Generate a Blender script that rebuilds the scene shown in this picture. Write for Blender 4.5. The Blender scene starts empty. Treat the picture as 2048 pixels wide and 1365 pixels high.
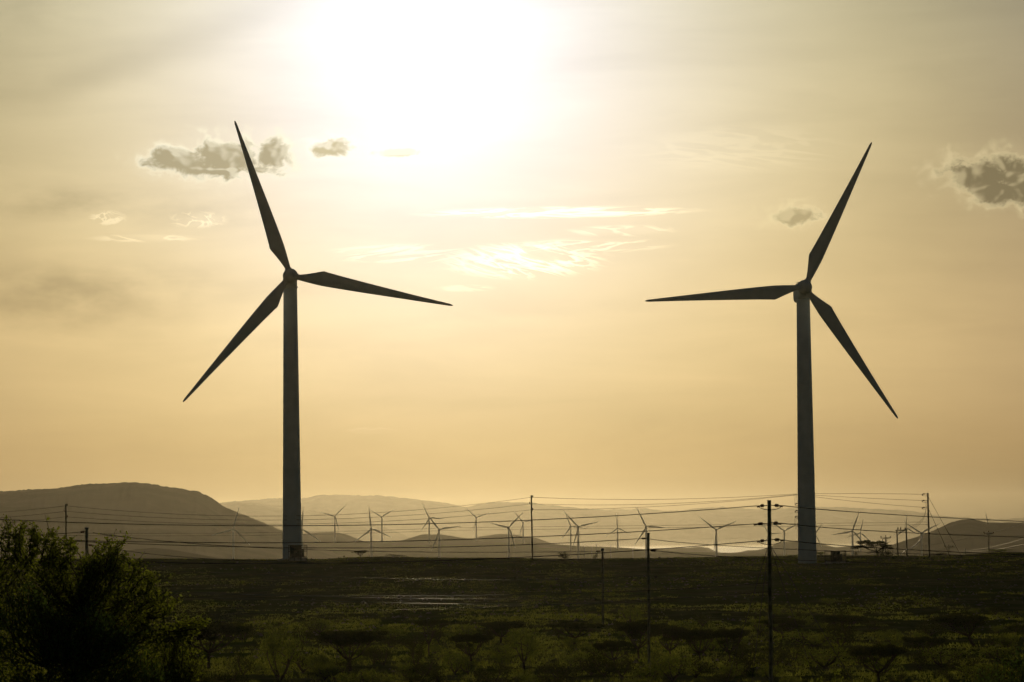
import bpy, math, random
import numpy as np
from mathutils import Vector, Matrix

SC = bpy.context.scene
COL = SC.collection
R = math.radians

# ------------------------------------------------------------------ camera
F, CX, CY = 6580.0, 1024.0, 682.5           # focal length and centre in pixels of the 2048 wide photograph
ROLL = 0.01134
PITCH = math.atan2(1050.0 - CY, F)
fwd = Vector((0, math.cos(PITCH), math.sin(PITCH)))
r0 = Vector((1, 0, 0))
u0 = Vector((0, -math.sin(PITCH), math.cos(PITCH)))
XI = (r0 * math.cos(ROLL) - u0 * math.sin(ROLL)).normalized()
YI = (r0 * math.sin(ROLL) + u0 * math.cos(ROLL)).normalized()
cam_d = bpy.data.cameras.new("camera")
cam = bpy.data.objects.new("camera", cam_d)
COL.objects.link(cam)
cam_d.sensor_width = 36.0
cam_d.lens = 36.0 * F / 2048.0
cam_d.clip_start = 0.5
cam_d.clip_end = 120000.0
mw = Matrix.Identity(4)
for i_ in range(3):
    mw[i_][0], mw[i_][1], mw[i_][2] = XI[i_], YI[i_], -fwd[i_]
cam.matrix_world = mw
SC.camera = cam

def ray(px, py):
    return fwd + XI * ((px - CX) / F) - YI * ((py - CY) / F)

def P(px, py, d):
    v = ray(px, py)
    return v * (d / v.y)

# ------------------------------------------------------------------ world (sky), sun, exposure
def lin(r, g, b):
    f = lambda c: (c / 12.92 if c <= 0.04045 else ((c + 0.055) / 1.055) ** 2.4)
    return (f(r / 255), f(g / 255), f(b / 255))

SUN_DIR = ray(862, 118).normalized()
SUN_EL = math.asin(SUN_DIR.z)
SUN_AZ = math.atan2(SUN_DIR.x, SUN_DIR.y)

class NB:
    """small helper to write node maths as expressions"""
    def __init__(self, tree):
        self.t = tree
    def n(self, typ, **kw):
        nd = self.t.nodes.new(typ)
        for k, v in kw.items():
            setattr(nd, k, v)
        return nd
    def put(self, sock, v):
        if isinstance(v, bpy.types.NodeSocket):
            self.t.links.new(v, sock)
        else:
            sock.default_value = v
    def m(self, op, a, b=None, c=None, clamp=False):
        nd = self.n("ShaderNodeMath", operation=op, use_clamp=clamp)
        self.put(nd.inputs[0], a)
        if b is not None: self.put(nd.inputs[1], b)
        if c is not None: self.put(nd.inputs[2], c)
        return nd.outputs[0]
    def add(self, a, b): return self.m("ADD", a, b)
    def sub(self, a, b): return self.m("SUBTRACT", a, b)
    def mul(self, a, b): return self.m("MULTIPLY", a, b)
    def div(self, a, b): return self.m("DIVIDE", a, b)
    def gauss(self, x, w):                       # exp(-(x/w)^2)
        q = self.div(x, w)
        return self.m("EXPONENT", self.mul(self.mul(q, q), -1.0))
    def smooth(self, x, a, b):
        nd = self.n("ShaderNodeMapRange", interpolation_type="SMOOTHSTEP")
        self.put(nd.inputs["Value"], x)
        nd.inputs["From Min"].default_value = a
        nd.inputs["From Max"].default_value = b
        return nd.outputs[0]
    def comb(self, x, y, z):
        nd = self.n("ShaderNodeCombineXYZ")
        for s, v in zip(nd.inputs, (x, y, z)): self.put(s, v)
        return nd.outputs[0]
    def noise(self, vec, scale, detail=4.0, rough=0.5, dist=0.0):
        nd = self.n("ShaderNodeTexNoise")
        self.put(nd.inputs["Vector"], vec)
        nd.inputs["Scale"].default_value = scale
        nd.inputs["Detail"].default_value = detail
        nd.inputs["Roughness"].default_value = rough
        nd.inputs["Distortion"].default_value = dist
        return nd.outputs["Fac"]
    def ramp(self, fac, stops, interp="EASE"):
        nd = self.n("ShaderNodeValToRGB")
        self.put(nd.inputs[0], fac)
        cr = nd.color_ramp
        cr.interpolation = interp
        while len(cr.elements) < len(stops): cr.elements.new(0.5)
        for e, (p, c) in zip(cr.elements, stops):
            e.position = p
            e.color = (c[0], c[1], c[2], 1.0)
        return nd.outputs[0]
    def vmul(self, col, k):                       # colour times a number
        nd = self.n("ShaderNodeVectorMath", operation="SCALE")
        self.put(nd.inputs[0], col)
        self.put(nd.inputs["Scale"], k)
        return nd.outputs[0]
    def vadd(self, a, b):
        nd = self.n("ShaderNodeVectorMath", operation="ADD")
        self.put(nd.inputs[0], a); self.put(nd.inputs[1], b)
        return nd.outputs[0]
    def mix(self, fac, a, b):
        nd = self.n("ShaderNodeMix", data_type="RGBA")
        self.put(nd.inputs[0], fac)
        self.put(nd.inputs[6], a if isinstance(a, bpy.types.NodeSocket) else (*a, 1.0))
        self.put(nd.inputs[7], b if isinstance(b, bpy.types.NodeSocket) else (*b, 1.0))
        return nd.outputs[2]

world = bpy.data.worlds.new("World")
SC.world = world
world.use_nodes = True
wt = world.node_tree
wt.nodes.clear()
w = NB(wt)
tc = w.n("ShaderNodeTexCoord")
sep = w.n("ShaderNodeSeparateXYZ")
wt.links.new(tc.outputs["Generated"], sep.inputs[0])
sx_, sy_, sz_ = sep.outputs
U = w.mul(w.m("ARCTAN2", sx_, sy_), F)           # azimuth and elevation of the sky direction, in units of 1/F radian
V = w.mul(w.m("ARCSINE", sz_), F)
def uv(px, py):
    v = ray(px, py).normalized()
    return math.atan2(v.x, v.y) * F, math.asin(v.z) * F
su, sv = uv(862, 118)
dotn = w.n("ShaderNodeVectorMath", operation="DOT_PRODUCT")
wt.links.new(tc.outputs["Generated"], dotn.inputs[0])
dotn.inputs[1].default_value = SUN_DIR
TH = w.mul(w.m("ARCCOSINE", w.m("MINIMUM", dotn.outputs["Value"], 0.9999999)), F)     # angle from the sun, same unit

sky = w.n("ShaderNodeTexSky", sky_type="NISHITA")
sky.sun_disc = False
sky.sun_elevation = SUN_EL
sky.sun_rotation = SUN_AZ
sky.altitude = 500
sky.air_density = 1.0
sky.dust_density = 2.0
sky.ozone_density = 1.0

# dusty evening air: warm low down, paler above, a wide glow about the sun, fading away from it
vn = w.m("MINIMUM", w.m("MAXIMUM", w.div(V, 1400.0), 0.0), 1.0)
fall = w.div(1.0, w.add(1.0, w.m("POWER", w.div(TH, 2100.0), 3.0)))
base = w.vadd(w.vmul((0.605, 0.394, 0.172), w.add(1.0, w.mul(w.gauss(w.sub(V, 370.0), 230.0), 0.17))), w.vmul((-0.445, -0.200, 0.040), vn))
base = w.vadd(base, w.vmul((0.075, 0.025, -0.010), w.gauss(w.sub(V, 95.0), 110.0)))
streakv = w.comb(w.mul(U, 0.0016), w.mul(V, 0.0095), 0.0)
streak = w.add(w.mul(w.sub(w.noise(streakv, 1.0, 5.0, 0.55, 0.4), 0.5), 0.34), 1.0)
broad = w.add(w.mul(w.sub(w.noise(w.comb(w.mul(U, 0.0011), w.mul(V, 0.0030), 3.1), 1.0, 3.0, 0.5), 0.5), 0.30), 1.0)
low = w.m("MAXIMUM", V, 0.0)                     # the glow dies off in the thick air near the horizon
air = w.vmul(base, w.mul(fall, w.sub(1.0, w.mul(w.m("EXPONENT", w.div(low, -170.0)), 0.87))))
glow = w.vadd(w.vmul((0.73, 0.612, 0.120), w.gauss(TH, 830.0)), w.vmul((0.0, 0.132, 0.735), w.gauss(TH, 525.0)))
air = w.vadd(air, w.vmul(glow, w.sub(1.0, w.mul(w.m("EXPONENT", w.div(low, -260.0)), 0.98))))
air = w.vmul(air, w.mul(streak, broad))

# darker veil of high cloud, a long band sweeping up to the right
cu0, cv0 = uv(85, 188)
t_ = w.sub(U, cu0)
t_ = w.m("MAXIMUM", t_, 0.0)
bandv = w.add(cv0, w.sub(w.mul(t_, 0.42), w.mul(w.mul(t_, t_), 0.00013)))
bn = w.mul(w.sub(w.noise(w.comb(w.mul(U, 0.006), w.mul(V, 0.006), 0.0), 1.0, 3.0), 0.5), 40.0)
bdist = w.sub(w.sub(V, bandv), bn)
band = w.mul(w.gauss(bdist, 36.0), w.sub(1.0, w.smooth(U, uv(420, 0)[0], uv(700, 0)[0])))
air = w.vmul(air, w.sub(1.0, w.mul(band, 0.13)))
# soft grey smudges on the left
def smudge(px, py, a, b, k, seed):
    u_, v_ = uv(px, py)
    e = w.add(w.m("POWER", w.m("ABSOLUTE", w.div(w.sub(U, u_), a)), 2.0), w.m("POWER", w.m("ABSOLUTE", w.div(w.sub(V, v_), b)), 2.0))
    e = w.m("EXPONENT", w.mul(e, -1.0))
    nz = w.noise(w.comb(w.mul(U, 0.006), w.mul(V, 0.014), seed), 1.0, 4.0, 0.55)
    return w.sub(1.0, w.mul(w.mul(e, w.smooth(nz, 0.25, 0.75)), k))
for a_ in ((130, 405, 170, 32, 0.30, 1.0), (380, 420, 190, 40, 0.18, 2.0), (160, 580, 260, 55, 0.34, 4.0), (1350, 860, 330, 40, 0.05, 6.0), (20, 20, 230, 70, 0.16, 9.0), (30, 620, 260, 70, 0.22, 8.0)):
    air = w.vmul(air, smudge(*a_))

# brightest part round the sun itself
air = w.vadd(air, w.vmul((1.0, 0.97, 0.90), w.mul(w.gauss(TH, 210.0), 0.25)))

# small cumulus: grey hearts, edges lit by the sun behind them
def cloud(col, blobs, rim, core, seed, amp=2.1, fine=0.021):
    px0, py0 = blobs[0][:2]
    cu, cv = uv(px0, py0)
    L_ = math.hypot(su - cu, sv - cv)
    def dens(u, v, detail=8.0):
        nz = w.noise(w.comb(w.mul(u, fine), w.mul(v, fine * 1.25), seed), 1.0, detail, 0.60, 0.3)
        f = None
        for (px, py, a, b) in blobs:
            u_, v_ = uv(px, py)
            qx = w.div(w.sub(u, u_), a); qy = w.div(w.sub(v, v_), b)
            e = w.sub(1.0, w.m("SQRT", w.add(w.mul(qx, qx), w.mul(qy, qy))))
            f = e if f is None else w.m("SMOOTH_MAX", f, e, 0.15)
        return w.add(f, w.mul(w.sub(nz, 0.5), amp))
    f0 = dens(U, V)
    g0 = dens(U, V, 1.5)
    f1 = dens(w.add(U, 12.0 * (su - cu) / L_), w.add(V, 12.0 * (sv - cv) / L_), 1.5)     # how thick it is a little nearer the sun
    lit = w.smooth(w.sub(g0, f1), 0.0, 0.40)
    veil = w.smooth(f0, -0.75, 0.10)
    alpha = w.smooth(f0, -0.12, 0.30)
    thick_ = w.mul(w.smooth(f0, -0.05, 0.50), w.sub(1.0, w.mul(lit, 0.45)))
    body = w.mix(thick_, rim, core)
    col = w.mix(w.mul(veil, w.add(0.12, w.mul(lit, 0.38))), col, rim)
    return w.mix(w.mul(alpha, 0.93), col, body)
air = cloud(air, [(345, 322, 62, 32), (450, 320, 84, 46), (545, 309, 46, 36), (440, 340, 110, 14)], lin(255, 248, 222), lin(162, 152, 122), 11.0)
air = cloud(air, [(664, 296, 56, 21)], (1.2, 1.15, 1.0), lin(196, 184, 146), 15.0)
air = cloud(air, [(800, 306, 60, 10)], (1.2, 1.15, 1.0), lin(242, 232, 202), 17.0)
air = cloud(air, [(1965, 346, 84, 38), (2045, 358, 74, 52), (1990, 384, 56, 34)], lin(214, 197, 152), lin(116, 105, 77), 21.0)
air = cloud(air, [(1592, 430, 54, 22)], lin(232, 214, 166), lin(172, 156, 116), 23.0)
def wisp(col, px, py, a, b, k, seed, fx=0.008, fy=0.050, tilt=0.10, sharp=(0.62, 0.95)):
    """thin sunlit ripples of cloud: creases of a stretched noise inside a soft patch"""
    u_, v_ = uv(px, py)
    qx = w.div(w.sub(U, u_), a); qy = w.div(w.sub(V, v_), b)
    e = w.smooth(w.sub(1.0, w.m("SQRT", w.add(w.mul(qx, qx), w.mul(qy, qy)))), 0.0, 0.55)
    vec = w.comb(w.mul(U, fx), w.mul(w.add(V, w.mul(U, tilt)), fy), seed)
    nz = w.noise(vec, 1.0, 4.0, 0.55, 0.8)
    crease = w.sub(1.0, w.mul(w.m("ABSOLUTE", w.sub(nz, 0.5)), 5.0))
    soft = w.smooth(w.noise(vec, 0.5, 3.0), 0.35, 0.7)
    f = w.add(w.smooth(crease, *sharp), w.mul(soft, 0.35))
    return w.vadd(col, w.vmul((1.0, 0.90, 0.66), w.mul(w.mul(f, e), k)))
for a_ in ((1115, 425, 320, 14, 0.50, 31.0, 0.005, 0.060, 0.0), (1050, 522, 190, 42, 0.50, 33.0, 0.009, 0.055, 0.28), (1175, 492, 190, 18, 0.28, 35.0, 0.006, 0.06, -0.08), (800, 508, 170, 24, 0.25, 36.0, 0.006, 0.05, -0.10),
           (215, 437, 44, 18, 0.20, 37.0, 0.03, 0.05), (395, 440, 70, 20, 0.20, 39.0, 0.03, 0.05), (290, 477, 130, 10, 0.16, 41.0), (930, 577, 70, 9, 0.15, 43.0), (1240, 462, 130, 14, 0.2, 44.0), (745, 862, 60, 9, 0.05, 45.0), (1480, 300, 240, 60, 0.05, 46.0, 0.004, 0.03)):
    air = wisp(air, *a_)

tot = w.vadd(w.vmul(air, 10.0), w.vmul(sky.outputs[0], w.mul(w.smooth(TH, 1700.0, 8000.0), 0.13)))
bg = w.n("ShaderNodeBackground")
wt.links.new(tot, bg.inputs["Color"])
bg.inputs["Strength"].default_value = 0.1
wo = w.n("ShaderNodeOutputWorld")
wt.links.new(bg.outputs[0], wo.inputs["Surface"])
world.cycles.sampling_method = "MANUAL"
world.cycles.sample_map_resolution = 2048

sun_d = bpy.data.lights.new("sun", "SUN")
sun_d.energy = 2.0
sun_d.angle = R(0.5)
sun_d.color = (1.0, 0.80, 0.50)
sun = bpy.data.objects.new("sun", sun_d)
COL.objects.link(sun)
sun.rotation_euler = SUN_DIR.to_track_quat("Z", "Y").to_euler()

SC.view_settings.view_transform = "Standard"
SC.view_settings.look = "None"
SC.view_settings.exposure = 0.0
SC.view_settings.gamma = 1.0
SC.render.engine = "CYCLES"
SC.cycles.use_denoising = True
SC.cycles.max_bounces = 8
SC.cycles.transparent_max_bounces = 24

# ------------------------------------------------------------------ helpers
rng = np.random.default_rng(7)

def mesh_np(name, verts, faces, smooth=False):
    """faces: (n,3) or (n,4) integer array, or a list of such arrays"""
    fl = faces if isinstance(faces, list) else [faces]
    fl = [np.asarray(f, dtype=np.int32) for f in fl if len(f)]
    me = bpy.data.meshes.new(name)
    verts = np.asarray(verts, dtype=np.float32)
    me.vertices.add(len(verts))
    me.vertices.foreach_set("co", verts.ravel())
    tot = sum(f.size for f in fl)
    me.loops.add(tot)
    me.loops.foreach_set("vertex_index", np.concatenate([f.ravel() for f in fl]))
    sizes = np.concatenate([np.full(len(f), f.shape[1], dtype=np.int32) for f in fl])
    me.polygons.add(len(sizes))
    starts = np.concatenate([[0], np.cumsum(sizes)[:-1]]).astype(np.int32)
    me.polygons.foreach_set("loop_start", starts)
    me.polygons.foreach_set("loop_total", sizes)
    if smooth:
        me.polygons.foreach_set("use_smooth", np.ones(len(sizes), dtype=bool))
    me.update(calc_edges=True)
    me.validate()
    return me

class MB:
    """collects quads and triangles for one mesh"""
    def __init__(self):
        self.v, self.q, self.t, self.n = [], [], [], 0
    def raw(self, v, q=None, t=None):
        v = np.asarray(v, dtype=float).reshape(-1, 3)
        self.v.append(v)
        if q is not None and len(q): self.q.append(np.asarray(q, dtype=int) + self.n)
        if t is not None and len(t): self.t.append(np.asarray(t, dtype=int) + self.n)
        self.n += len(v)
    def box(self, c, s, M=None):
        c = np.asarray(c, float); s = np.asarray(s, float) / 2
        v = np.array([[x, y, z] for x in (-1, 1) for y in (-1, 1) for z in (-1, 1)], float) * s
        if M is not None: v = v @ np.array(M.to_3x3()).T
        self.raw(v + c, [[0, 1, 3, 2], [4, 6, 7, 5], [0, 4, 5, 1], [2, 3, 7, 6], [0, 2, 6, 4], [1, 5, 7, 3]])
    def tube(self, pts, rad, n=8, caps=True):
        pts = np.asarray(pts, float)
        k = len(pts)
        rad = np.full(k, rad) if np.isscalar(rad) else np.asarray(rad, float)
        tan = np.gradient(pts, axis=0) if k > 1 else np.array([[0, 0, 1.0]])
        tan /= np.linalg.norm(tan, axis=1)[:, None] + 1e-12
        ref = np.array([0, 0, 1.0]) if abs(tan[0][2]) < 0.9 else np.array([1.0, 0, 0])
        a = np.cross(tan, ref); a /= np.linalg.norm(a, axis=1)[:, None] + 1e-12
        b = np.cross(tan, a)
        th = np.linspace(0, 2 * math.pi, n, endpoint=False)
        ring = a[:, None, :] * np.cos(th)[None, :, None] + b[:, None, :] * np.sin(th)[None, :, None]
        v = (pts[:, None, :] + ring * rad[:, None, None]).reshape(-1, 3)
        i = np.arange(k - 1)[:, None] * n; j = np.arange(n)[None, :]; j2 = (j + 1) % n
        q = np.stack([i + j, i + j2, i + n + j2, i + n + j], -1).reshape(-1, 4)
        t = []
        if caps:
            v = np.vstack([v, pts[0], pts[-1]])
            m = k * n
            t = [[m, (x + 1) % n, x] for x in range(n)] + [[m + 1, (k - 1) * n + x, (k - 1) * n + (x + 1) % n] for x in range(n)]
        self.raw(v, q, t)
    def bar(self, a, b, wd, n=4):
        self.tube([a, b], wd, n)
    def mesh(self, name, smooth=False):
        fl = []
        if self.q: fl.append(np.concatenate(self.q))
        if self.t: fl.append(np.concatenate(self.t))
        return mesh_np(name, np.concatenate(self.v), fl, smooth)
    def build(self, name, mat, parent=None, smooth=False):
        return link(name, self.mesh(name, smooth), mat, parent)

def link(name, me, mat, parent=None):
    if mat is not None and not me.materials: me.materials.append(mat)
    o = bpy.data.objects.new(name, me)
    COL.objects.link(o)
    if parent is not None: o.parent = parent
    return o

def tag(o, label=None, cat=None, group=None, kind=None):
    for k, v in (("label", label), ("category", cat), ("group", group), ("kind", kind)):
        if v: o[k] = v
    return o

def thing(name, loc, label, cat, group=None, rz=0.0, sc=1.0):
    o = bpy.data.objects.new(name, None)
    o.empty_display_size = 0.2
    COL.objects.link(o)
    o.location = loc
    o.rotation_euler = (0, 0, rz)
    o.scale = (sc, sc, sc) if np.isscalar(sc) else sc
    return tag(o, label, cat, group)

def vnoise(x, y, seed=0):
    """smooth value noise in [-1, 1]"""
    x = np.asarray(x, float); y = np.asarray(y, float)
    xi = np.floor(x).astype(np.int64); yi = np.floor(y).astype(np.int64)
    fx = x - xi; fy = y - yi
    fx = fx * fx * (3 - 2 * fx); fy = fy * fy * (3 - 2 * fy)
    def h(a, b):
        n = (a * 374761393 + b * 668265263 + seed * 974711) & 0x7fffffff
        n = ((n ^ (n >> 13)) * 1274126177) & 0x7fffffff
        n = (n ^ (n >> 16)) & 0xffff
        return n / 32767.5 - 1
    return (h(xi, yi) * (1 - fx) + h(xi + 1, yi) * fx) * (1 - fy) + (h(xi, yi + 1) * (1 - fx) + h(xi + 1, yi + 1) * fx) * fy

def fbm(x, y, oct=4, seed=0):
    s, a = 0, 1.0
    for k in range(oct):
        s = s + a * vnoise(x * 2 ** k + 17.3 * k, y * 2 ** k - 9.1 * k, seed + k)
        a *= 0.5
    return s

# ------------------------------------------------------------------ materials
def material(name):
    m = bpy.data.materials.new(name)
    m.use_nodes = True
    t = m.node_tree
    return m, NB(t), t.nodes["Principled BSDF"]

def mottled(name, c1, c2, scale, rough=0.9, metal=0.0, bump=0.0, c3=None, scale3=None, spec=0.3, coord="Object"):
    m, n, b = material(name)
    tcn = n.n("ShaderNodeTexCoord")
    f = n.smooth(n.noise(tcn.outputs[coord], scale, 6.0, 0.6), 0.35, 0.65)
    c = n.mix(f, c1, c2)
    if c3 is not None:
        f3 = n.smooth(n.noise(tcn.outputs[coord], scale3, 5.0, 0.6), 0.45, 0.62)
        c = n.mix(f3, c, c3)
    if spec <= 0.1:                             # dry dusty matter without any sheen
        df = n.n("ShaderNodeBsdfDiffuse")
        df.inputs["Roughness"].default_value = 0.8
        n.t.links.new(df.outputs[0], n.t.nodes["Material Output"].inputs["Surface"])
        n.t.nodes.remove(b)
        n.t.links.new(c, df.inputs["Color"])
        if bump:
            bn = n.n("ShaderNodeBump")
            bn.inputs["Strength"].default_value = 0.6
            bn.inputs["Distance"].default_value = bump
            n.t.links.new(n.noise(tcn.outputs[coord], scale * 4, 5.0, 0.65), bn.inputs["Height"])
            n.t.links.new(bn.outputs[0], df.inputs["Normal"])
        return m
    n.t.links.new(c, b.inputs["Base Color"])
    b.inputs["Roughness"].default_value = rough
    b.inputs["Metallic"].default_value = metal
    b.inputs["Specular IOR Level"].default_value = spec
    if bump:
        bn = n.n("ShaderNodeBump")
        bn.inputs["Strength"].default_value = 0.6
        bn.inputs["Distance"].default_value = bump
        n.t.links.new(n.noise(tcn.outputs[coord], scale * 4, 5.0, 0.65), bn.inputs["Height"])
        n.t.links.new(bn.outputs[0], b.inputs["Normal"])
    return m

def leafy(name, c1, c2, trans, scale=3.0, tmix=0.4):
    m, n, b = material(name)
    tcn = n.n("ShaderNodeTexCoord")
    gi = n.n("ShaderNodeNewGeometry")
    f = n.smooth(n.noise(tcn.outputs["Object"], scale, 3.0, 0.6), 0.3, 0.7)
    c = n.mix(n.m("ADD", n.mul(f, 0.6), n.mul(gi.outputs["Random Per Island"], 0.4), clamp=True), c1, c2)
    n.t.nodes.remove(b)
    b = n.n("ShaderNodeBsdfDiffuse")
    n.t.links.new(c, b.inputs["Color"])
    tr = n.n("ShaderNodeBsdfTranslucent")
    tcol = n.vmul(trans, n.add(0.5, gi.outputs["Random Per Island"]))
    n.t.links.new(tcol, tr.inputs["Color"])
    ms = n.n("ShaderNodeMixShader")
    ms.inputs[0].default_value = tmix
    n.t.links.new(b.outputs[0], ms.inputs[1]); n.t.links.new(tr.outputs[0], ms.inputs[2])
    n.t.links.new(ms.outputs[0], n.t.nodes["Material Output"].inputs["Surface"])
    return m

M = {}
M["paint"] = mottled("tower_paint", (0.53, 0.59, 0.61), (0.46, 0.52, 0.54), 0.35, 0.6, spec=0.05)
M["blade"] = mottled("blade_gelcoat", (0.48, 0.53, 0.54), (0.42, 0.47, 0.48), 0.5, 0.55, spec=0.05)
M["wood"] = mottled("weathered_pole_wood", (0.22, 0.20, 0.13), (0.15, 0.135, 0.085), 6.0, 0.85, bump=0.01, spec=0.05)
M["steel"] = mottled("galvanised_steel", (0.20, 0.20, 0.20), (0.14, 0.14, 0.13), 8.0, 0.5, 0.6)
M["insulator"] = mottled("brown_insulator", (0.07, 0.04, 0.03), (0.05, 0.03, 0.025), 12.0, 0.7, spec=0.1)
M["wire"] = mottled("aluminium_conductor", (0.05, 0.045, 0.04), (0.035, 0.03, 0.028), 1.0, 0.9, spec=0.05)
def dull_strand(name, dark, sheen, rough):
    m, n, b = material(name)
    n.t.nodes.remove(b)
    df = n.n("ShaderNodeBsdfDiffuse"); df.inputs["Color"].default_value = (*dark, 1)
    gl = n.n("ShaderNodeBsdfGlossy"); gl.inputs["Color"].default_value = (1.0, 0.95, 0.85, 1); gl.inputs["Roughness"].default_value = rough
    ms = n.n("ShaderNodeMixShader"); tcn = n.n("ShaderNodeTexCoord")
    n.t.links.new(n.mul(n.noise(tcn.outputs["Object"], 0.6, 4.0, 0.7), 2.0 * sheen), ms.inputs[0])
    n.t.links.new(df.outputs[0], ms.inputs[1]); n.t.links.new(gl.outputs[0], ms.inputs[2])
    n.t.links.new(ms.outputs[0], n.t.nodes["Material Output"].inputs["Surface"])
    return m
M["bright_wire"] = dull_strand("weathered_aluminium_wire", (0.06, 0.055, 0.05), 0.10, 0.40)
M["glint_wire"] = dull_strand("oxidised_strand_wire", (0.04, 0.038, 0.03), 0.24, 0.26)
M["bright_cable"] = mottled("bare_aluminium_cable", (0.62, 0.58, 0.52), (0.52, 0.49, 0.44), 1.0, 0.45, 1.0)
M["guy"] = mottled("weathered_guy_strand", (0.05, 0.045, 0.04), (0.035, 0.03, 0.028), 1.0, 0.9, spec=0.05)
M["fence"] = mottled("dark_fence_steel", (0.03, 0.033, 0.028), (0.02, 0.024, 0.02), 5.0, 0.8, spec=0.05)
M["kiosk"] = mottled("dark_green_kiosk_paint", (0.025, 0.04, 0.03), (0.018, 0.03, 0.022), 2.0, 0.8, spec=0.05)
M["concrete"] = mottled("concrete", (0.30, 0.29, 0.26), (0.22, 0.21, 0.19), 2.0, 0.9, spec=0.05)
M["gravel"] = mottled("gravel_spoil", (0.34, 0.33, 0.27), (0.22, 0.21, 0.17), 3.0, 0.95, bump=0.08, spec=0.05)
M["ground"] = mottled("dry_stony_ground", (0.085, 0.083, 0.030), (0.048, 0.055, 0.013), 0.25, 0.95, bump=0.10, c3=(0.046, 0.064, 0.012), scale3=0.05, spec=0.1)
M["hill"] = mottled("scrub_hillside", (0.075, 0.065, 0.04), (0.045, 0.045, 0.022), 0.012, 0.95, c3=(0.10, 0.085, 0.055), scale3=0.003, spec=0.05)
M["bark"] = mottled("thorn_tree_bark", (0.06, 0.048, 0.032), (0.035, 0.028, 0.02), 3.0, 0.9, bump=0.02, spec=0.05)
M["grass"] = leafy("dry_green_grass", (0.05, 0.066, 0.011), (0.085, 0.09, 0.02), (0.185, 0.205, 0.028), 0.08, 0.45)
M["acacia"] = leafy("acacia_leaves", (0.022, 0.030, 0.009), (0.032, 0.038, 0.011), (0.06, 0.068, 0.012), 0.6, 0.25)
M["shrub"] = leafy("scrub_leaves", (0.04, 0.06, 0.012), (0.062, 0.074, 0.017), (0.14, 0.165, 0.020), 0.6, 0.38)
M["bush"] = leafy("thorn_bush_leaves", (0.026, 0.042, 0.009), (0.038, 0.05, 0.010), (0.25, 0.30, 0.03), 1.2, 0.32)
M["creeper"] = leafy("creeper_leaves", (0.045, 0.08, 0.022), (0.06, 0.095, 0.03), (0.08, 0.12, 0.02), 1.0, 0.3)
M["stone"] = mottled("field_stones", (0.14, 0.12, 0.09), (0.08, 0.07, 0.055), 0.8, 0.9, spec=0.05)

# ------------------------------------------------------------------ where the distant turbines stand
#      hub x,  y,    blade px, angle of first blade, yaw, label
FT = [(467.2, 1058.4, 45.5, 75.5, 6, "pale faint wind turbine low on the flank of the big left hill"),
      (604.2, 1059.0, 46.0, 86.5, 4, "distant wind turbine peeping out at the right edge of the left tower"),
      (670.0, 1032.8, 30.2, 44.5, 8, "distant wind turbine alone above the hill just right of the left tower"),
      (743.0, 1058.0, 45.0, 96.5, 8, "tall distant wind turbine, blade straight up, in front of a smaller one"),
      (764.0, 1034.0, 29.0, 30.0, 8, "smaller distant wind turbine with V-shaped blades behind a taller one"),
      (858.9, 1036.3, 31.5, 116.0, 10, "smaller distant wind turbine rising behind the dark rounded hill, overlapped by a larger one"),
      (879.0, 1059.5, 44.6, 8.5, 8, "larger distant wind turbine before the dark rounded hill, one blade level to the right"),
      (952.8, 1035.5, 29.3, 17.5, 8, "distant wind turbine standing alone in the saddle between two hills"),
      (1018.0, 1055.4, 43.0, 46.0, 8, "larger distant wind turbine left of the ridge pole, one blade level to the left"),
      (1046.7, 1045.0, 29.0, 11.0, 10, "smaller distant wind turbine directly left of the thin ridge pole"),
      (1141.9, 1053.3, 32.0, 112.0, 12, "smaller distant wind turbine half behind a larger one, right of the ridge pole"),
      (1157.0, 1054.0, 43.0, 13.0, 8, "larger distant wind turbine overlapping a smaller one, right of the ridge pole"),
      (1235.4, 1056.7, 30.0, 93.5, 6, "distant wind turbine in upright Y before the bright strip of lake"),
      (1292.8, 1053.9, 44.3, 116.5, 6, "distant wind turbine whose tower hides behind the short wooden pole"),
      (1433.0, 1060.0, 43.5, 22.5, 6, "distant wind turbine with V-shaped blades beside the small wedge hill"),
      (1569.0, 1062.0, 36.0, 25.5, 6, "distant wind turbine between the crossarmed pole and the right tower"),
      (1538.6, 1068.5, 26.8, 2.5, 6, "small distant wind turbine almost hidden behind the crossarmed wooden pole"),
      (1630.6, 1069.0, 28.5, 56.0, 6, "distant wind turbine with two blades showing right of the right tower"),
      (1705.4, 1062.4, 42.5, 70.0, 6, "larger distant wind turbine left of the ridge acacia, in front of a smaller twin"),
      (1721.0, 1066.0, 30.0, 77.5, 6, "smaller distant wind turbine behind a larger twin by the ridge acacia"),
      (1813.3, 1057.3, 29.3, 91.0, 6, "distant wind turbine in upright Y behind the two-legged pole frame"),
      (1843.3, 1066.5, 42.0, 27.0, 6, "distant wind turbine with V-shaped blades just left of the guyed pole"),
      (1978.5, 1054.0, 30.0, 103.5, 6, "distant wind turbine showing only one blade above the right hill")]
HUB_H, BL = 44.0, 25.8
KNOLL = []
for (hx, hy, bp, ang, yaw, lab) in FT:
    h_ = P(hx, hy, F * BL / bp)
    KNOLL.append((h_.x, h_.y + 3.0, h_.z - HUB_H))

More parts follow.
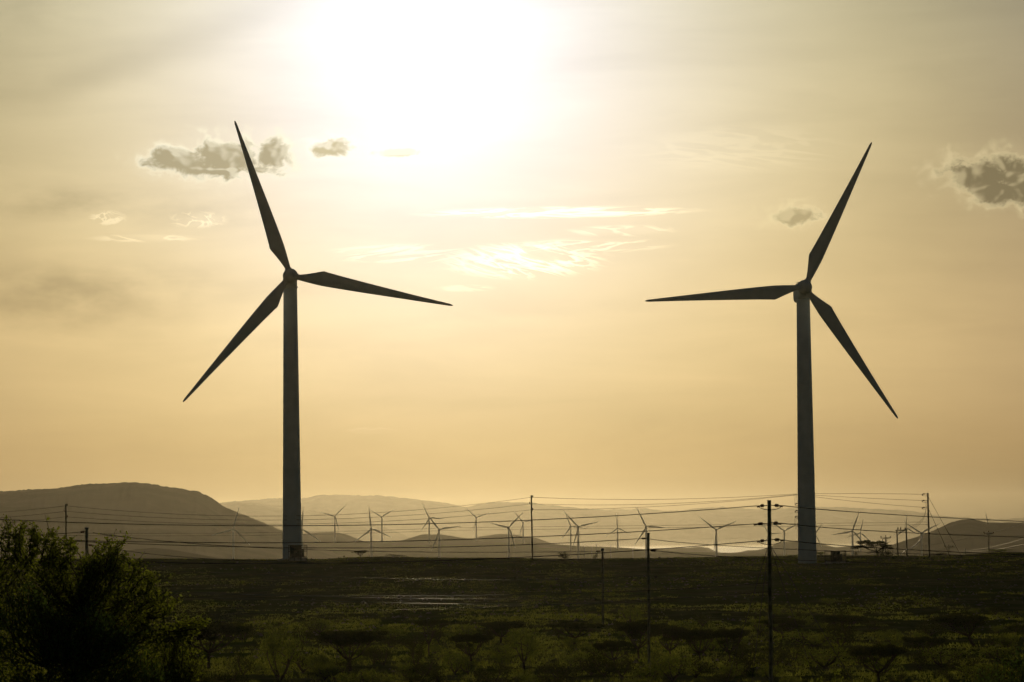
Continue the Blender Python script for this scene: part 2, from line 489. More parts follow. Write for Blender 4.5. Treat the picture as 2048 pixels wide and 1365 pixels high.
# ------------------------------------------------------------------ ground
CREST = np.array([(-3000, 1124), (-200, 1119), (0, 1118), (280, 1117), (420, 1118), (560, 1119), (640, 1118), (690, 1114), (760, 1112), (850, 1115), (950, 1115.5), (1060, 1116.5), (1130, 1117.5),
                  (1200, 1117), (1300, 1116.5), (1380, 1114.5), (1450, 1113), (1510, 1113), (1590, 1111), (1700, 1111), (1800, 1111.5), (1900, 1110.5), (1950, 1108), (1990, 1104), (2048, 1105), (2300, 1108), (5000, 1112)], float)
def crest_z(col):
    """crest depth and height for an image column"""
    y = np.interp(col, CREST[:, 0], CREST[:, 1])
    D = np.interp(col, [1350, 1560], [518.0, 575.0])
    hor = 1050 - ROLL * (col - CX)
    return D, -(y - hor) * D / F
BD = np.array([(-900, -1.4), (-60, -1.6), (0, -1.8), (15, -2.7), (40, -4.8), (70, -7.0), (110, -9.0), (160, -10.3), (215, -10.6), (270, -10.45), (320, -10.05), (370, -9.25), (420, -8.25), (470, -7.0)], float)
FAR = np.array([(1150, -30), (2000, -42), (3500, -50), (5000, -55), (7000, -70), (9000, -92), (10200, -102), (12000, -125)], float)
def ground_z(x, d, detail=True):
    x = np.asarray(x, float); d = np.asarray(d, float)
    col = CX + F * x / np.maximum(d, 60.0)
    D, zc = crest_z(np.clip(col, -2500, 4500))
    zb = np.interp(d, BD[:, 0], BD[:, 1])
    t = np.clip((d - 470) / (D - 470), 0, 1)
    t = t * t * (3 - 2 * t) * 0.5 + t * 0.5
    z = np.where(d <= 470, zb, zb + (zc - zb) * t)
    over = np.maximum(d - D, 0)
    zf = zc - 0.6 * (1 - np.exp(-over / 25.0)) - over * 0.031
    far = np.interp(d, FAR[:, 0], FAR[:, 1])
    s = np.clip((d - 700) / 500, 0, 1); s = s * s * (3 - 2 * s)
    z = np.where(d > D, zf * (1 - s) + far * s, z)
    if detail:
        near_ = np.clip((d - 20) / 60, 0, 1) * np.clip((1600 - d) / 800, 0, 1)
        damp = 1 - 0.65 * np.exp(-((d - D) / 30.0) ** 2)
        z = z + near_ * damp * (0.17 * fbm(x / 21.0, d / 24.0, 3, 3) + 0.06 * fbm(x / 3.3, d / 3.3, 3, 9))
        for (kx, kd, kz) in KNOLL:                  # low knolls that carry the distant turbines
            g = np.exp(-(((x - kx) / 260.0) ** 2 + ((d - kd) / 420.0) ** 2))
            z = np.where((d > 1600) & (kz > z), z + (kz + 0.4 - z) * g, z)
        far_ = np.clip((d - 1600) / 1500, 0, 1)
        z = z + far_ * 1.0 * fbm(x / 500.0, d / 500.0, 3, 5)
        pad = np.exp(-(((x - 47.0) / 7.0) ** 2 + ((d - 525.0) / 14.0) ** 2))       # levelled pad of the right turbine
        z = z * (1 - pad) + (-6.72) * pad
        pad = np.exp(-(((x + 34.5) / 5.0) ** 2 + ((d - 512.0) / 9.0) ** 2))        # and of the left one
        z = z * (1 - pad) + (-5.0) * pad
    return z
def gz(x, d): return float(ground_z(np.array([x]), np.array([d]))[0])
def ground_hit(px, py, d0=150.0, d1=620.0):
    v = ray(px, py); v = v / v.y
    ds = np.linspace(d0, d1, 1200)
    z = ground_z(v.x * ds, ds)
    hit = np.nonzero(v.z * ds <= z)[0]
    d = ds[hit[0]] if len(hit) else d1
    return Vector((v.x * d, d, gz(v.x * d, d)))

rows = np.concatenate([np.linspace(-300, 100, 40), np.linspace(106, 200, 24), np.linspace(202, 470, 150), np.linspace(471.2, 640, 140), np.geomspace(650, 11800, 110)])
tt = np.linspace(-1, 1, 361)
tt = np.sign(tt) * (0.42 * np.abs(tt) + 0.58 * np.abs(tt) ** 4)
wd = 160 + 0.62 * np.maximum(rows, 0)
gx = tt[None, :] * wd[:, None]
gd = np.repeat(rows[:, None], len(tt), 1)
gzv = ground_z(gx.ravel(), gd.ravel()).reshape(gx.shape)
gv = np.stack([gx, gd, gzv], -1).reshape(-1, 3)
nr, nc = gx.shape
ii = (np.arange(nr - 1)[:, None] * nc + np.arange(nc - 1)[None, :])
gq = np.stack([ii, ii + 1, ii + nc + 1, ii + nc], -1).reshape(-1, 4)
tag(link("ground", mesh_np("ground", gv, gq, True), M["ground"]), kind="structure")

# ------------------------------------------------------------------ lake
lm, ln, lb = material("lake_water")
lb.inputs["Base Color"].default_value = (0.03, 0.04, 0.045, 1)
lb.inputs["IOR"].default_value = 1.33
ltc = ln.n("ShaderNodeTexCoord")
lbn = ln.n("ShaderNodeBump")
lbn.inputs["Strength"].default_value = 0.2
lbn.inputs["Distance"].default_value = 1.5
ln.t.links.new(ln.noise(ltc.outputs["Object"], 0.02, 4.0, 0.6), lbn.inputs["Height"])
ln.t.links.new(lbn.outputs[0], lb.inputs["Normal"])
lsep = ln.n("ShaderNodeSeparateXYZ")
ln.t.links.new(ltc.outputs["Object"], lsep.inputs[0])
# breeze ruffles the near water, the far side lies calm
ruffle = ln.add(lsep.outputs[1], ln.mul(ln.sub(ln.noise(ltc.outputs["Object"], 0.0012, 4.0, 0.6), 0.5), 2500.0))
ln.t.links.new(ln.add(0.06, ln.mul(ln.sub(1.0, ln.smooth(ruffle, 12300.0, 15000.0)), 0.14)), lb.inputs["Roughness"])
lk = mesh_np("lake", [(-20000, 9500, -100), (20000, 9500, -100), (20000, 25500, -100), (-20000, 25500, -100)], np.array([[0, 1, 2, 3]]))
tag(link("lake", lk, lm), kind="structure")

# ------------------------------------------------------------------ hills and mountains
def hill(name, D, W, pts, foot, seed, rough, mat="hill", step=4, back=None, kind="structure"):
    pts = np.array(pts, float)
    xs = np.arange(pts[0, 0], pts[-1, 0] + 1, step)
    # smooth profile through the points
    ys = np.interp(xs, pts[:, 0], pts[:, 1])
    k = max(3, int(9 / step)) | 1
    ker = np.hanning(k + 2)[1:-1]; ker /= ker.sum()
    ys = np.convolve(np.pad(ys, k // 2, mode="edge"), ker, mode="valid")
    n = 41
    s = np.concatenate([np.linspace(-1, 0, n), np.linspace(0, 1, 13)[1:]])
    back = back or W
    V_ = []
    for x, y in zip(xs, ys):
        c = P(x, y, D)
        dep = np.where(s < 0, D + s * W, D + s * back)
        ft_ = min(foot, c.z)
        prof = np.cos(np.clip(np.abs(s), 0, 1) * math.pi / 2) ** 1.6
        z = ft_ + (c.z - ft_) * prof
        X = c.x * dep / D
        V_.append(np.stack([X, dep, z], -1))
    V_ = np.array(V_)
    hgt = np.clip((V_[:, :, 2] - foot) / 60.0, 0.05, 1.0)
    L = W / 6.0
    away = np.minimum(1, np.abs(s) * 6)[None, :]
    V_[:, :, 2] += hgt * rough * away * (fbm(V_[:, :, 0] / L, V_[:, :, 1] / L * 0.6, 4, seed)) + 0.16 * rough * hgt * fbm(V_[:, :, 0] / (D / 650.0), V_[:, :, 1] / (D / 650.0), 3, seed + 5)
    V_[:, [0, -1], 2] -= 30 * rough / 6 + 8
    a, b = V_.shape[:2]
    ii = (np.arange(a - 1)[:, None] * b + np.arange(b - 1)[None, :])
    q = np.stack([ii, ii + b, ii + b + 1, ii + 1], -1).reshape(-1, 4)
    o = link(name, mesh_np(name, V_.reshape(-1, 3), q, True), M[mat])
    return tag(o, kind=kind)

hill("hill", 5200, 1500, [(-900, 1090), (-500, 1030), (-250, 1000), (0, 985), (60, 981), (120, 980), (180, 976), (222, 972.5), (262, 972.5), (300, 977), (350, 985), (395, 993), (415, 1002), (440, 1017), (480, 1035), (530, 1053),
     (565, 1066), (600, 1082), (650, 1100), (720, 1122), (760, 1130)], -56, 21, 10.0)
hill("hill", 3000, 350, [(150, 1120), (230, 1106), (270, 1099), (305, 1096), (340, 1099), (390, 1108), (450, 1119), (480, 1126)], -52, 22, 1.5)
hill("hill", 6300, 900, [(520, 1100), (560, 1082), (600, 1070), (640, 1065), (680, 1066), (705, 1074), (730, 1084), (770, 1096), (820, 1112)], -62, 23, 4.0)
hill("hill", 5900, 700, [(700, 1110), (770, 1088), (810, 1080), (842, 1069.5), (882, 1069), (915, 1075), (952, 1078.5), (985, 1086), (1020, 1095), (1080, 1110)], -60, 24, 4.0)
hill("hill", 6900, 900, [(880, 1100), (930, 1081), (958, 1074), (1000, 1068.5), (1035, 1072), (1070, 1077), (1102, 1088), (1150, 1098), (1190, 1106), (1260, 1116)], -66, 25, 4.0)
hill("hill", 5600, 700, [(700, 1104), (800, 1083.5), (880, 1080), (950, 1081), (1000, 1089), (1030, 1094), (1085, 1086), (1130, 1092), (1180, 1103), (1260, 1113)], -58, 26, 2.0)
hill("hill", 8600, 700, [(1240, 1109), (1300, 1101), (1345, 1100.5), (1388, 1095), (1402, 1094), (1412, 1096.5), (1422, 1103), (1436, 1109), (1460, 1114)], -70, 27, 3.0)
hill("hill", 7000, 800, [(1400, 1118), (1480, 1111), (1530, 1098), (1558, 1086), (1592, 1081.5), (1625, 1083), (1650, 1090), (1672, 1096), (1700, 1100), (1760, 1108)], -66, 28, 3.0)
hill("hill", 7600, 800, [(1610, 1106), (1650, 1099), (1680, 1095), (1720, 1090.5), (1760, 1089), (1800, 1090), (1850, 1096), (1920, 1108)], -66, 29, 3.0)
hill("hill", 5000, 1100, [(1700, 1114), (1770, 1096), (1800, 1086), (1840, 1072), (1870, 1060), (1900, 1046), (1922, 1040.5), (1944, 1040.5), (1972, 1047.5), (2000, 1048), (2048, 1047), (2150, 1052), (2300, 1075), (2420, 1100)], -55, 30, 6.0)
hill("hill", 9300, 500, [(1120, 1116), (1180, 1106), (1240, 1107.5), (1330, 1107), (1420, 1107), (1480, 1106), (1560, 1107.5), (1700, 1112), (1760, 1118)], -96, 36, 1.0)
hill("mountains", 20000, 3000, [(-700, 1060), (-300, 1040), (100, 1022), (330, 1020), (420, 1011), (450, 1004), (520, 1000), (545, 997.5), (600, 998), (640, 995), (690, 994), (760, 996), (810, 997.5), (860, 1003), (905, 1009.5), (932, 1015.5), (968, 1009), (1000, 1006),
     (1060, 1008), (1112, 1014), (1150, 1018), (1200, 1022), (1240, 1026)], -140, 31, 30.0, step=6)
hill("mountains", 22000, 3000, [(850, 1040), (960, 1018), (1000, 1009), (1060, 1009), (1110, 1014), (1150, 1019), (1210, 1022), (1250, 1021), (1290, 1017), (1330, 1023), (1370, 1021), (1410, 1018), (1450, 1021), (1490, 1024), (1560, 1019), (1640, 1016), (1700, 1020),
     (1780, 1027), (1860, 1031), (1940, 1036), (2048, 1040), (2300, 1046), (2600, 1060)], -140, 32, 30.0, step=6)
hill("mountains", 16500, 2500, [(250, 1042), (390, 1030), (430, 1018), (478, 1007.5), (515, 1011), (550, 1018), (590, 1022), (640, 1030), (700, 1040), (760, 1056), (820, 1080)], -140, 33, 26.0, step=6)

# ------------------------------------------------------------------ wind turbines
def tower_mesh():
    b = MB()
    zs = np.array([-3.0, 0.0, 0.35, 14.0, 14.05, 28.5, 28.55, 42.3])
    rs = np.interp(zs, [0, 42.3], [1.50, 1.07])
    b.tube([(0, 0, z) for z in zs], rs, 40)
    for z in (14.0, 28.5):
        b.tube([(0, 0, z - 0.08), (0, 0, z + 0.08)], np.interp(z, [0, 42.3], [1.50, 1.07]) + 0.03, 40)
    b.tube([(0, 0, 42.3), (0, 0, 42.55)], 1.18, 40)
    return b.mesh("tower", True)
def door_mesh():
    b = MB()
    b.box((0, 1.47, 1.5), (0.8, 0.12, 2.0))
    b.box((0, 1.75, 0.25), (1.1, 0.7, 0.5))
    return b.mesh("door")
def nacelle_mesh():
    b = MB()
    # rounded-box sections along the local y axis (front towards -y)
    secs = [(-2.1, 0.70, 0.80, -1.2), (-1.6, 0.98, 0.92, -1.55), (-0.6, 1.08, 0.98, -1.85), (2.5, 1.08, 1.0, -2.0), (5.2, 1.05, 0.95, -2.0), (6.1, 0.98, 0.62, -1.85), (6.3, 0.85, 0.4, -1.6)]
    n = 28
    V_ = []
    for (y, hw, top, bot) in secs:
        for k in range(n):
            a = 2 * math.pi * k / n
            c, s = math.cos(a), math.sin(a)
            ex = 0.42
            xx = hw * math.copysign(abs(c) ** ex, c)
            zz = math.copysign(abs(s) ** ex, s)
            V_.append((xx, y, (top + bot) / 2 + zz * (top - bot) / 2))
    q = [[i * n + k, i * n + (k + 1) % n, (i + 1) * n + (k + 1) % n, (i + 1) * n + k] for i in range(len(secs) - 1) for k in range(n)]
    V_ += [(0, secs[0][0], -0.2), (0, secs[-1][0], -0.2)]
    m = len(secs) * n
    t = [[m, (k + 1) % n, k] for k in range(n)] + [[m + 1, (len(secs) - 1) * n + k, (len(secs) - 1) * n + (k + 1) % n] for k in range(n)]
    b.raw(V_, q, t)
    b.box((0, 4.2, 1.1), (0.8, 1.3, 0.45))
    b.tube([(0.5, 5.4, 1.1), (0.5, 5.4, 1.5)], 0.04, 6)
    b.tube([(-0.5, 5.4, 1.1), (-0.5, 5.4, 1.4)], 0.04, 6)
    return b.mesh("nacelle", True)
def hub_mesh():
    b = MB()
    # spinner: surface of revolution about y, nose at -y
    prof = [(-1.75, 0.02), (-1.68, 0.35), (-1.45, 0.68), (-1.05, 0.94), (-0.5, 1.08), (0.1, 1.12), (0.75, 1.10), (0.95, 0.95), (1.0, 0.02)]
    b.tube([(0, y, 0) for y, r in prof], [r for y, r in prof], 32)
    for k in range(3):
        a = R(90 + 120 * k)
        d = np.array([math.cos(a), 0, math.sin(a)])
        b.tube([d * 0.7, d * 1.16], 0.52, 20)
        b.tube([d * 1.08, d * 1.18], 0.58, 20)
        for j in range(10):                       # bolt covers round the spinner
            e = a + R(60) + R(-36 + 8 * j)
            f = np.array([math.cos(e), 0, math.sin(e)])
            b.tube([f * 1.0 + np.array([0, 0.45, 0]), f * 1.19 + np.array([0, 0.45, 0])], 0.09, 5)
    return b.mesh("hub", True)
def blade_mesh():
    b = MB()
    #        r     lead   trail  thick  twist(deg)
    secs = [(0.75, 0.44, 0.44, 0.44, 0), (1.5, 0.46, 0.46, 0.40, 0), (2.4, 0.54, 0.72, 0.33, 10), (3.6, 0.63, 1.14, 0.27, 11), (4.7, 0.69, 1.56, 0.24, 10), (5.1, 0.70, 1.66, 0.23, 10), (5.6, 0.70, 1.58, 0.21, 9),
            (8, 0.67, 1.36, 0.17, 7), (12, 0.58, 1.05, 0.12, 4), (16, 0.46, 0.77, 0.09, 2), (20, 0.34, 0.50, 0.06, 1), (23.5, 0.23, 0.29, 0.04, 0), (25.3, 0.17, 0.19, 0.03, 0), (25.7, 0.10, 0.10, 0.02, 0), (25.8, 0.03, 0.03, 0.01, 0)]
    n = 20
    V_ = []
    for (r, le, tr, th, tw) in secs:
        foil = min(1.0, max(0.0, (r - 1.5) / 2.6))
        for k in range(n):
            a = 2 * math.pi * k / n
            c, s = math.cos(a), math.sin(a)       # c>0 leading edge
            x = c * (le if c > 0 else tr)
            sharp = 1.0 if c > 0 else (1 - foil * abs(c) ** 1.3)
            y = s * th * sharp
            tw_ = R(tw)
            xx = x * math.cos(tw_) - y * math.sin(tw_); yy = x * math.sin(tw_) + y * math.cos(tw_)
            V_.append((xx, yy, r))
    q = [[i * n + k, i * n + (k + 1) % n, (i + 1) * n + (k + 1) % n, (i + 1) * n + k] for i in range(len(secs) - 1) for k in range(n)]
    V_ += [(0, 0, secs[0][0]), (0, 0, secs[-1][0])]
    m = len(secs) * n
    t = [[m, (k + 1) % n, k] for k in range(n)] + [[m + 1, (len(secs) - 1) * n + k, (len(secs) - 1) * n + (k + 1) % n] for k in range(n)]
    b.raw(V_, q, t)
    me = b.mesh("blade", True)
    return me
ME_TOWER, ME_DOOR, ME_NAC, ME_HUB, ME_BLADE = tower_mesh(), door_mesh(), nacelle_mesh(), hub_mesh(), blade_mesh()

def turbine(hx, hy, d, ang, yaw, label, group=None, base_rad=None, door=True):
    """hub at pixel (hx, hy) and depth d, first blade at ang degrees (anticlockwise from right), rotor facing the camera turned by yaw"""
    hub = P(hx, hy, d)
    az = math.atan2(hub.x, hub.y)
    rz = -az + R(yaw)                              # -y of the turbine looks at the camera when yaw = 0
    off = Matrix.Rotation(rz, 3, "Z") @ Vector((0, -3.1, 0))
    base = hub - off - Vector((0, 0, HUB_H))
    t = thing("wind_turbine", base, label, "wind turbine", group, rz)
    link("tower", ME_TOWER, M["paint"], t)
    if door: link("door", ME_DOOR, M["paint"], t)
    o = link("nacelle", ME_NAC, M["paint"], t); o.location = (0, 0, HUB_H)
    h = link("hub", ME_HUB, M["paint"], t); h.location = (0, -3.1, HUB_H); h.rotation_euler = (0, -R(ang - 90), 0)
    for k in range(3):
        bl = link("blade", ME_BLADE, M["blade"], t)
        bl.location = (0, -3.1, HUB_H)
        bl.rotation_euler = (0, -R(ang - 90 + 120 * k), 0)
    return t, base

turbine(581, 552, F * BL / 331.5, 109.3, 1.0, "huge wind turbine on the left of the ridge, one blade pointing up", "wind turbines on the near ridge")
turbine(1610, 574.5, F * BL / 322.0, 64.4, 6.0, "huge wind turbine on the right of the ridge, one blade pointing left", "wind turbines on the near ridge")

FARG = "distant wind turbines on the plain"
for (hx, hy, bp, ang, yaw, lab) in FT:
    turbine(hx, hy, F * BL / bp, ang, yaw, lab, FARG, door=False)

# ------------------------------------------------------------------ kiosks beside the two near turbines
def kiosk(c, wd_, h, plinth, lab_k, lab_f, rz, off, cw):
    t = thing("transformer_kiosk", c, lab_k, "transformer", "transformer kiosks by the turbines", rz)
    b = MB(); b.box((0, 0, plinth / 2 - 0.4), (wd_ * 0.95, 1.9, plinth + 0.8)); b.build("plinth", M["concrete"], t)
    b = MB()
    b.box((off, 0, plinth + h * 0.47), (wd_ * cw, 1.4, h * 0.94))
    b.build("cabinet", M["kiosk"], t)
    b = MB(); b.box((off, 0, plinth + h * 0.965), (wd_ * (cw + 0.03), 1.5, 0.08)); b.build("roof", M["kiosk"], t)
    for s in (-1, 1):
        b = MB(); b.box((off + s * wd_ * cw * 0.25, -0.72, plinth + h * 0.45), (wd_ * cw * 0.45, 0.05, h * 0.78))
        d_ = b.build("door", M["kiosk"], t)
        b = MB(); b.box((off + s * 0.12, -0.77, plinth + h * 0.45), (0.04, 0.06, 0.18)); b.build("handle", M["steel"], d_)
    b = MB()
    for k in range(6): b.box((off + wd_ * (cw / 2 + 0.06), -0.6 + 0.24 * k, plinth + h * 0.36), (wd_ * 0.11, 0.06, h * 0.66))
    b.build("radiator", M["kiosk"], t)
    f = thing("fence", c, lab_f, "fence", "steel fences round the transformer kiosks", rz)
    hw = wd_ / 2
    cs = [(-hw, -1.5), (hw, -1.5), (hw, 1.5), (-hw, 1.5)]
    for k in range(4):
        for q in range(3):
            a = np.array(cs[k]); e = np.array(cs[(k + 1) % 4]); p = a + (e - a) * q / 3
            if q and k in (1, 3) and q == 2: continue
            b = MB(); b.box((p[0], p[1], plinth / 2 + h / 2 - 0.2), (0.09, 0.09, h + plinth + 0.4)); b.build("post", M["fence"], f)
    b = MB()
    for k in range(4):
        a = np.array([*cs[k], 0]); e = np.array([*cs[(k + 1) % 4], 0])
        for z in (plinth + 0.12, plinth + h * 0.5, plinth + h - 0.04):
            b.bar(a + [0, 0, z], e + [0, 0, z], 0.035)
        L = np.linalg.norm(e - a)
        for q in range(1, int(L / 0.22)):
            p = a + (e - a) * q * 0.22 / L
            b.bar(p + [0, 0, plinth + 0.1], p + [0, 0, plinth + h - 0.05], 0.012)
    b.build("mesh_panel", M["fence"], f)
p_ = P(595.5, 1119.5, 507.5)
kiosk((p_.x, p_.y, p_.z), 2.85, 1.95, 0.28, "dark transformer kiosk at the foot of the left turbine", "steel mesh fence round the kiosk at the left turbine", R(4), -0.30, 0.66)
p_ = P(1671, 1126.5, 527)
kiosk((p_.x, p_.y, p_.z), 3.3, 1.65, 0.3, "dark transformer kiosk on the gravel mound beside the right turbine", "steel mesh fence round the kiosk on the gravel mound", R(-5), 0.0, 0.44)
# gravel mound
t_c = P(1675, 1126.5, 525)
b = MB()
nu, nvv = 40, 14
V_ = []
for j in range(nvv + 1):
    s = j / nvv
    for i in range(nu):
        a = 2 * math.pi * i / nu
        rx = 1.9 + 2.9 * s; ry = 2.0 + 5.0 * s
        x = rx * math.copysign(abs(math.cos(a)) ** 0.8, math.cos(a)); y = ry * math.copysign(abs(math.sin(a)) ** 0.8, math.sin(a))
        X = t_c.x + x + 0.6 * s; Y = t_c.y + y
        z = t_c.z * (1 - s) + (gz(X, Y) - 0.1) * s + 0.08 * float(vnoise(np.array([X * 2.1]), np.array([Y * 2.1]), 4)[0])
        V_.append((X, Y, z))
V_.append((t_c.x, t_c.y, t_c.z))
q = [[j * nu + i, j * nu + (i + 1) % nu, (j + 1) * nu + (i + 1) % nu, (j + 1) * nu + i] for j in range(nvv) for i in range(nu)]
t = [[len(V_) - 1, i, (i + 1) % nu] for i in range(nu)]
b.raw(V_, [x[::-1] for x in q], t)
tag(b.build("gravel_mound", M["gravel"], None, False), kind="structure")
# concrete foundation rings of the two turbines
for (px, py, d, lab) in ((584, 1119.5, 512.1, "pale concrete footing under the left turbine tower"), (1614.5, 1128.5, 527.2, "pale concrete footing under the right turbine tower")):
    c = P(px, py, d)
    b = MB(); b.tube([(0, 0, -1.2), (0, 0, 0.02), (0, 0, 0.08)], [2.3, 2.3, 2.2], 32)
    o = b.build("footing", M["concrete"]); o.location = c
    tag(o, lab, "footing", "turbine footings")

# ------------------------------------------------------------------ poles
def strain(b_, a, dirv, L, r):
    """string insulator from a along dirv"""
    a = np.array(a, float); dv = np.array(dirv, float); dv /= np.linalg.norm(dv)
    pts, rad = [], []
    for k in range(13):
        pts.append(a + dv * L * k / 12); rad.append(r * (1.0 if k % 2 else 0.6) if 2 < k < 11 else r * 0.3)
    b_.tube(pts, rad, 10)

def pole(px, ytop, ybase, d, wpx, lab, sink=0.6, zbase=None, group="wooden utility poles", lean=0.0):
    top = P(px, ytop, d); x0 = P(px + lean, ybase, d)
    z0 = gz(x0.x, d) if zbase is None else zbase
    h = top.z - z0
    r = wpx / 2 * d / F
    t = thing("utility_pole", (x0.x, d, z0), lab, "utility pole", group)
    b = MB()
    dx = top.x - x0.x
    n = 7
    pts = [(dx * k / n + 0.012 * math.sin(k * 2.1), 0, -sink + (h + sink) * k / n) for k in range(n + 1)]
    b.tube(pts, np.linspace(r * 1.08, r, n + 1), 14)
    b.build("shaft", M["wood"], t, True)
    return t, Vector((x0.x, d, z0)), h, dx, r
def local(t, px, py, d=None):
    p = P(px, py, d or t.location.y)
    return np.array(p - t.location)

WOOD = M["wood"]
# near pole with three levels of strain insulators
d1 = 120.0
t, o_, h, dx, r = pole(1538, 1002.5, 1365, d1, 7.6, "tallest nearest wooden pole with three levels of insulators and guy wires", lean=3)
b = MB(); b.tube([(dx, 0, h - 0.01), (dx, 0, h + 0.03)], r * 1.08, 14); b.build("cap", M["steel"], t)
for (yl, yr, lx, rx, jump) in ((1012.5, 1012.0, 1513, 1567, "r"), (1048.5, 1047.0, 1506, 1564, "l"), (1082.5, 1080.5, 1513, 1569, "r")):
    for (y0, x1, s) in ((yl, lx, -1), (yr, rx, 1)):
        a = local(t, 1538 + s * 3.0, y0 - 1.0); e = local(t, x1, y0)
        dv = e - a
        b = MB(); b.tube([a, a + dv * 0.3], 0.016, 6); b.tube([a + dv * 0.62, e], 0.018, 6)
        strain(b, a + dv * 0.25, dv, np.linalg.norm(dv) * 0.44, 0.072)
        b.tube([a + dv * 0.70 + np.array([0, 0, -0.02]), a + dv * 0.95 + np.array([0, 0, -0.03])], 0.035, 6)
        b.build("insulator", M["insulator"], t, False)
    # jumper loop under the level
    a = local(t, lx + 4, yl + 1); e = local(t, rx - 4, yr + 1)
    pts = [a * (1 - q) + e * q + np.array([0, -0.16 * math.sin(q * math.pi), -0.085 * math.sin(q * math.pi) ** 0.6 * (1.5 if jump == "r" else 0.4)]) for q in np.linspace(0, 1, 17)]
    b = MB(); b.tube(pts, 0.014, 6); b.build("jumper", M["wire"], t)
for (x1, y1, dd) in ((1522, 1150, 4.0), (1529, 1150, -3.0), (1560, 1150, 3.0), (1572, 1150, -4.0)):
    a = local(t, 1538, 1086); e = local(t, x1, y1); dv = (e - a)
    gl = (h - 1.0) / abs(dv[2]) if dv[2] else 1
    end = a + dv * gl; end[1] += dd; end[2] = gz(t.location.x + end[0], t.location.y + end[1]) - t.location.z
    b = MB(); b.tube([a, end], 0.012, 6); b.build("guy_wire", M["guy"], t)

def stub(t, px0, px1, y, d, name="insulator"):
    a = local(t, px0, y - 0.6); e = local(t, px1, y)
    b = MB(); strain(b, a, e - a, np.linalg.norm(e - a), 0.085); b.bar(a, a + (e - a) * 0.3, 0.03)
    b.build(name, M["insulator"], t)
d2 = 222.0
t, *_ = pole(1296.5, 1067.5, 1355, d2, 5.0, "short wooden pole against the lake with one turbine behind it", lean=1.5)
stub(t, 1294, 1282, 1077.5, d2); stub(t, 1300, 1313, 1102.0, d2)
b = MB(); p = local(t, 1296.5, 1067.5); b.tube([p, p + np.array([0, 0, 0.06])], 0.11, 12); b.build("cap", M["steel"], t)
d3 = 320.0
t, *_ = pole(1205, 1098, 1262, d3, 4.2, "stubby wooden pole with a short left arm at the ridge skyline", lean=1)
stub(t, 1203, 1191, 1103.2, d3)
b = MB(); p = local(t, 1205, 1098); b.tube([p + np.array([0, 0, -0.2]), p + np.array([0, 0, 0.05])], 0.15, 12); b.build("cap", M["steel"], t)
d2b = 225.0
t, *_ = pole(173, 1057, 1360, d2b, 5.6, "wooden pole with a flat cap rising behind the big near bush", lean=0.5)
stub(t, 171, 160, 1064.5, d2b); stub(t, 176, 186, 1091, d2b)
b = MB(); p = local(t, 173.5, 1056.5); b.box(p + np.array([0.0, 0, 0.0]), (0.27, 0.27, 0.12)); b.build("cap", M["steel"], t)

def ridge_pole(px, ytop, ybase, d, wpx, lab, marks, lean=0.0):
    t, *_ = pole(px, ytop, ybase, d, wpx, lab, lean=lean)
    for (dxp, y) in marks:
        a = local(t, px, y); e = local(t, px + dxp, y - 0.4)
        b = MB(); b.bar(a, e, 0.05); b.tube([e, e + np.array([0, 0, 0.14]), e + np.array([0, 0, 0.3])], [0.05, 0.10, 0.06], 8); b.build("insulator", M["insulator"], t)
    return t
ridge_pole(1062.5, 991, 1116, 514, 3.0, "thin tall pole standing on the ridge skyline in mid picture", [(3, 995.5), (-3, 1008.5), (3, 1021)], lean=2.5)
ridge_pole(131.5, 1008, 1118, 512, 3.0, "thin pole rising above the near bush at the left end of the ridge", [(3, 1012), (-3, 1024), (3, 1035)], lean=1)
d4 = 548.0
def bracket_pole(px, ytop, ybase, d, wpx, lab, arms, reach, lean=0.0):
    t, *_ = pole(px, ytop, ybase, d, wpx, lab, lean=lean)
    for y in arms:
        a = local(t, px, y - 1.2); e = local(t, px - reach, y - 1.2); c = local(t, px, y + 2.6); f = local(t, px - reach * 0.9, y + 1.6)
        b = MB(); b.bar(a, e, 0.05); b.bar(c, (c + f) / 2 + np.array([0, 0, -0.08]), 0.035); b.bar((c + f) / 2 + np.array([0, 0, -0.08]), f, 0.035); b.bar(e, f, 0.03)
        b.build("bracket", M["steel"], t)
        b = MB(); strain(b, e, (a - e), 0.45, 0.10); b.tube([e, e + np.array([0, 0, -0.3])], 0.07, 8); b.build("insulator", M["insulator"], t)
    return t
t = bracket_pole(1855.5, 986.5, 1110, d4, 3.2, "guyed pole with three wire brackets at the right of the ridge", (989.5, 1002.5, 1016.5), 11, lean=3.5)
for (y0, x1) in ((995, 1924), (1018, 1901)):
    a = local(t, 1857, y0); e = P(x1, 1113, d4 + 6); e.z = gz(e.x, e.y); e = np.array(e - t.location)
    b = MB(); b.tube([a, e], 0.035, 5); b.build("guy_wire", M["guy"], t)
for y in (1044.5, 1049.5):
    a = local(t, 1855.5, y); e = local(t, 1851.5, y); b = MB(); b.bar(a, e, 0.05); b.build("peg", M["steel"], t)
t = bracket_pole(1599, 984, 1111, d4, 3.2, "pole mostly hidden behind the right tower, brackets poking out left", (1009, 1023, 1034), 8.5, lean=3)
b = MB()
for k, x in enumerate((1587.5, 1590.0, 1592.5)):
    b.tube([local(t, x, 989), local(t, x + 2.5, 1008)], 0.02, 5)
    b.tube([local(t, x + 2.5, 1034), local(t, x + 1.0, 1045), local(t, x + 4.5, 1060)], 0.02, 5)
b.build("dropper", M["wire"], t)

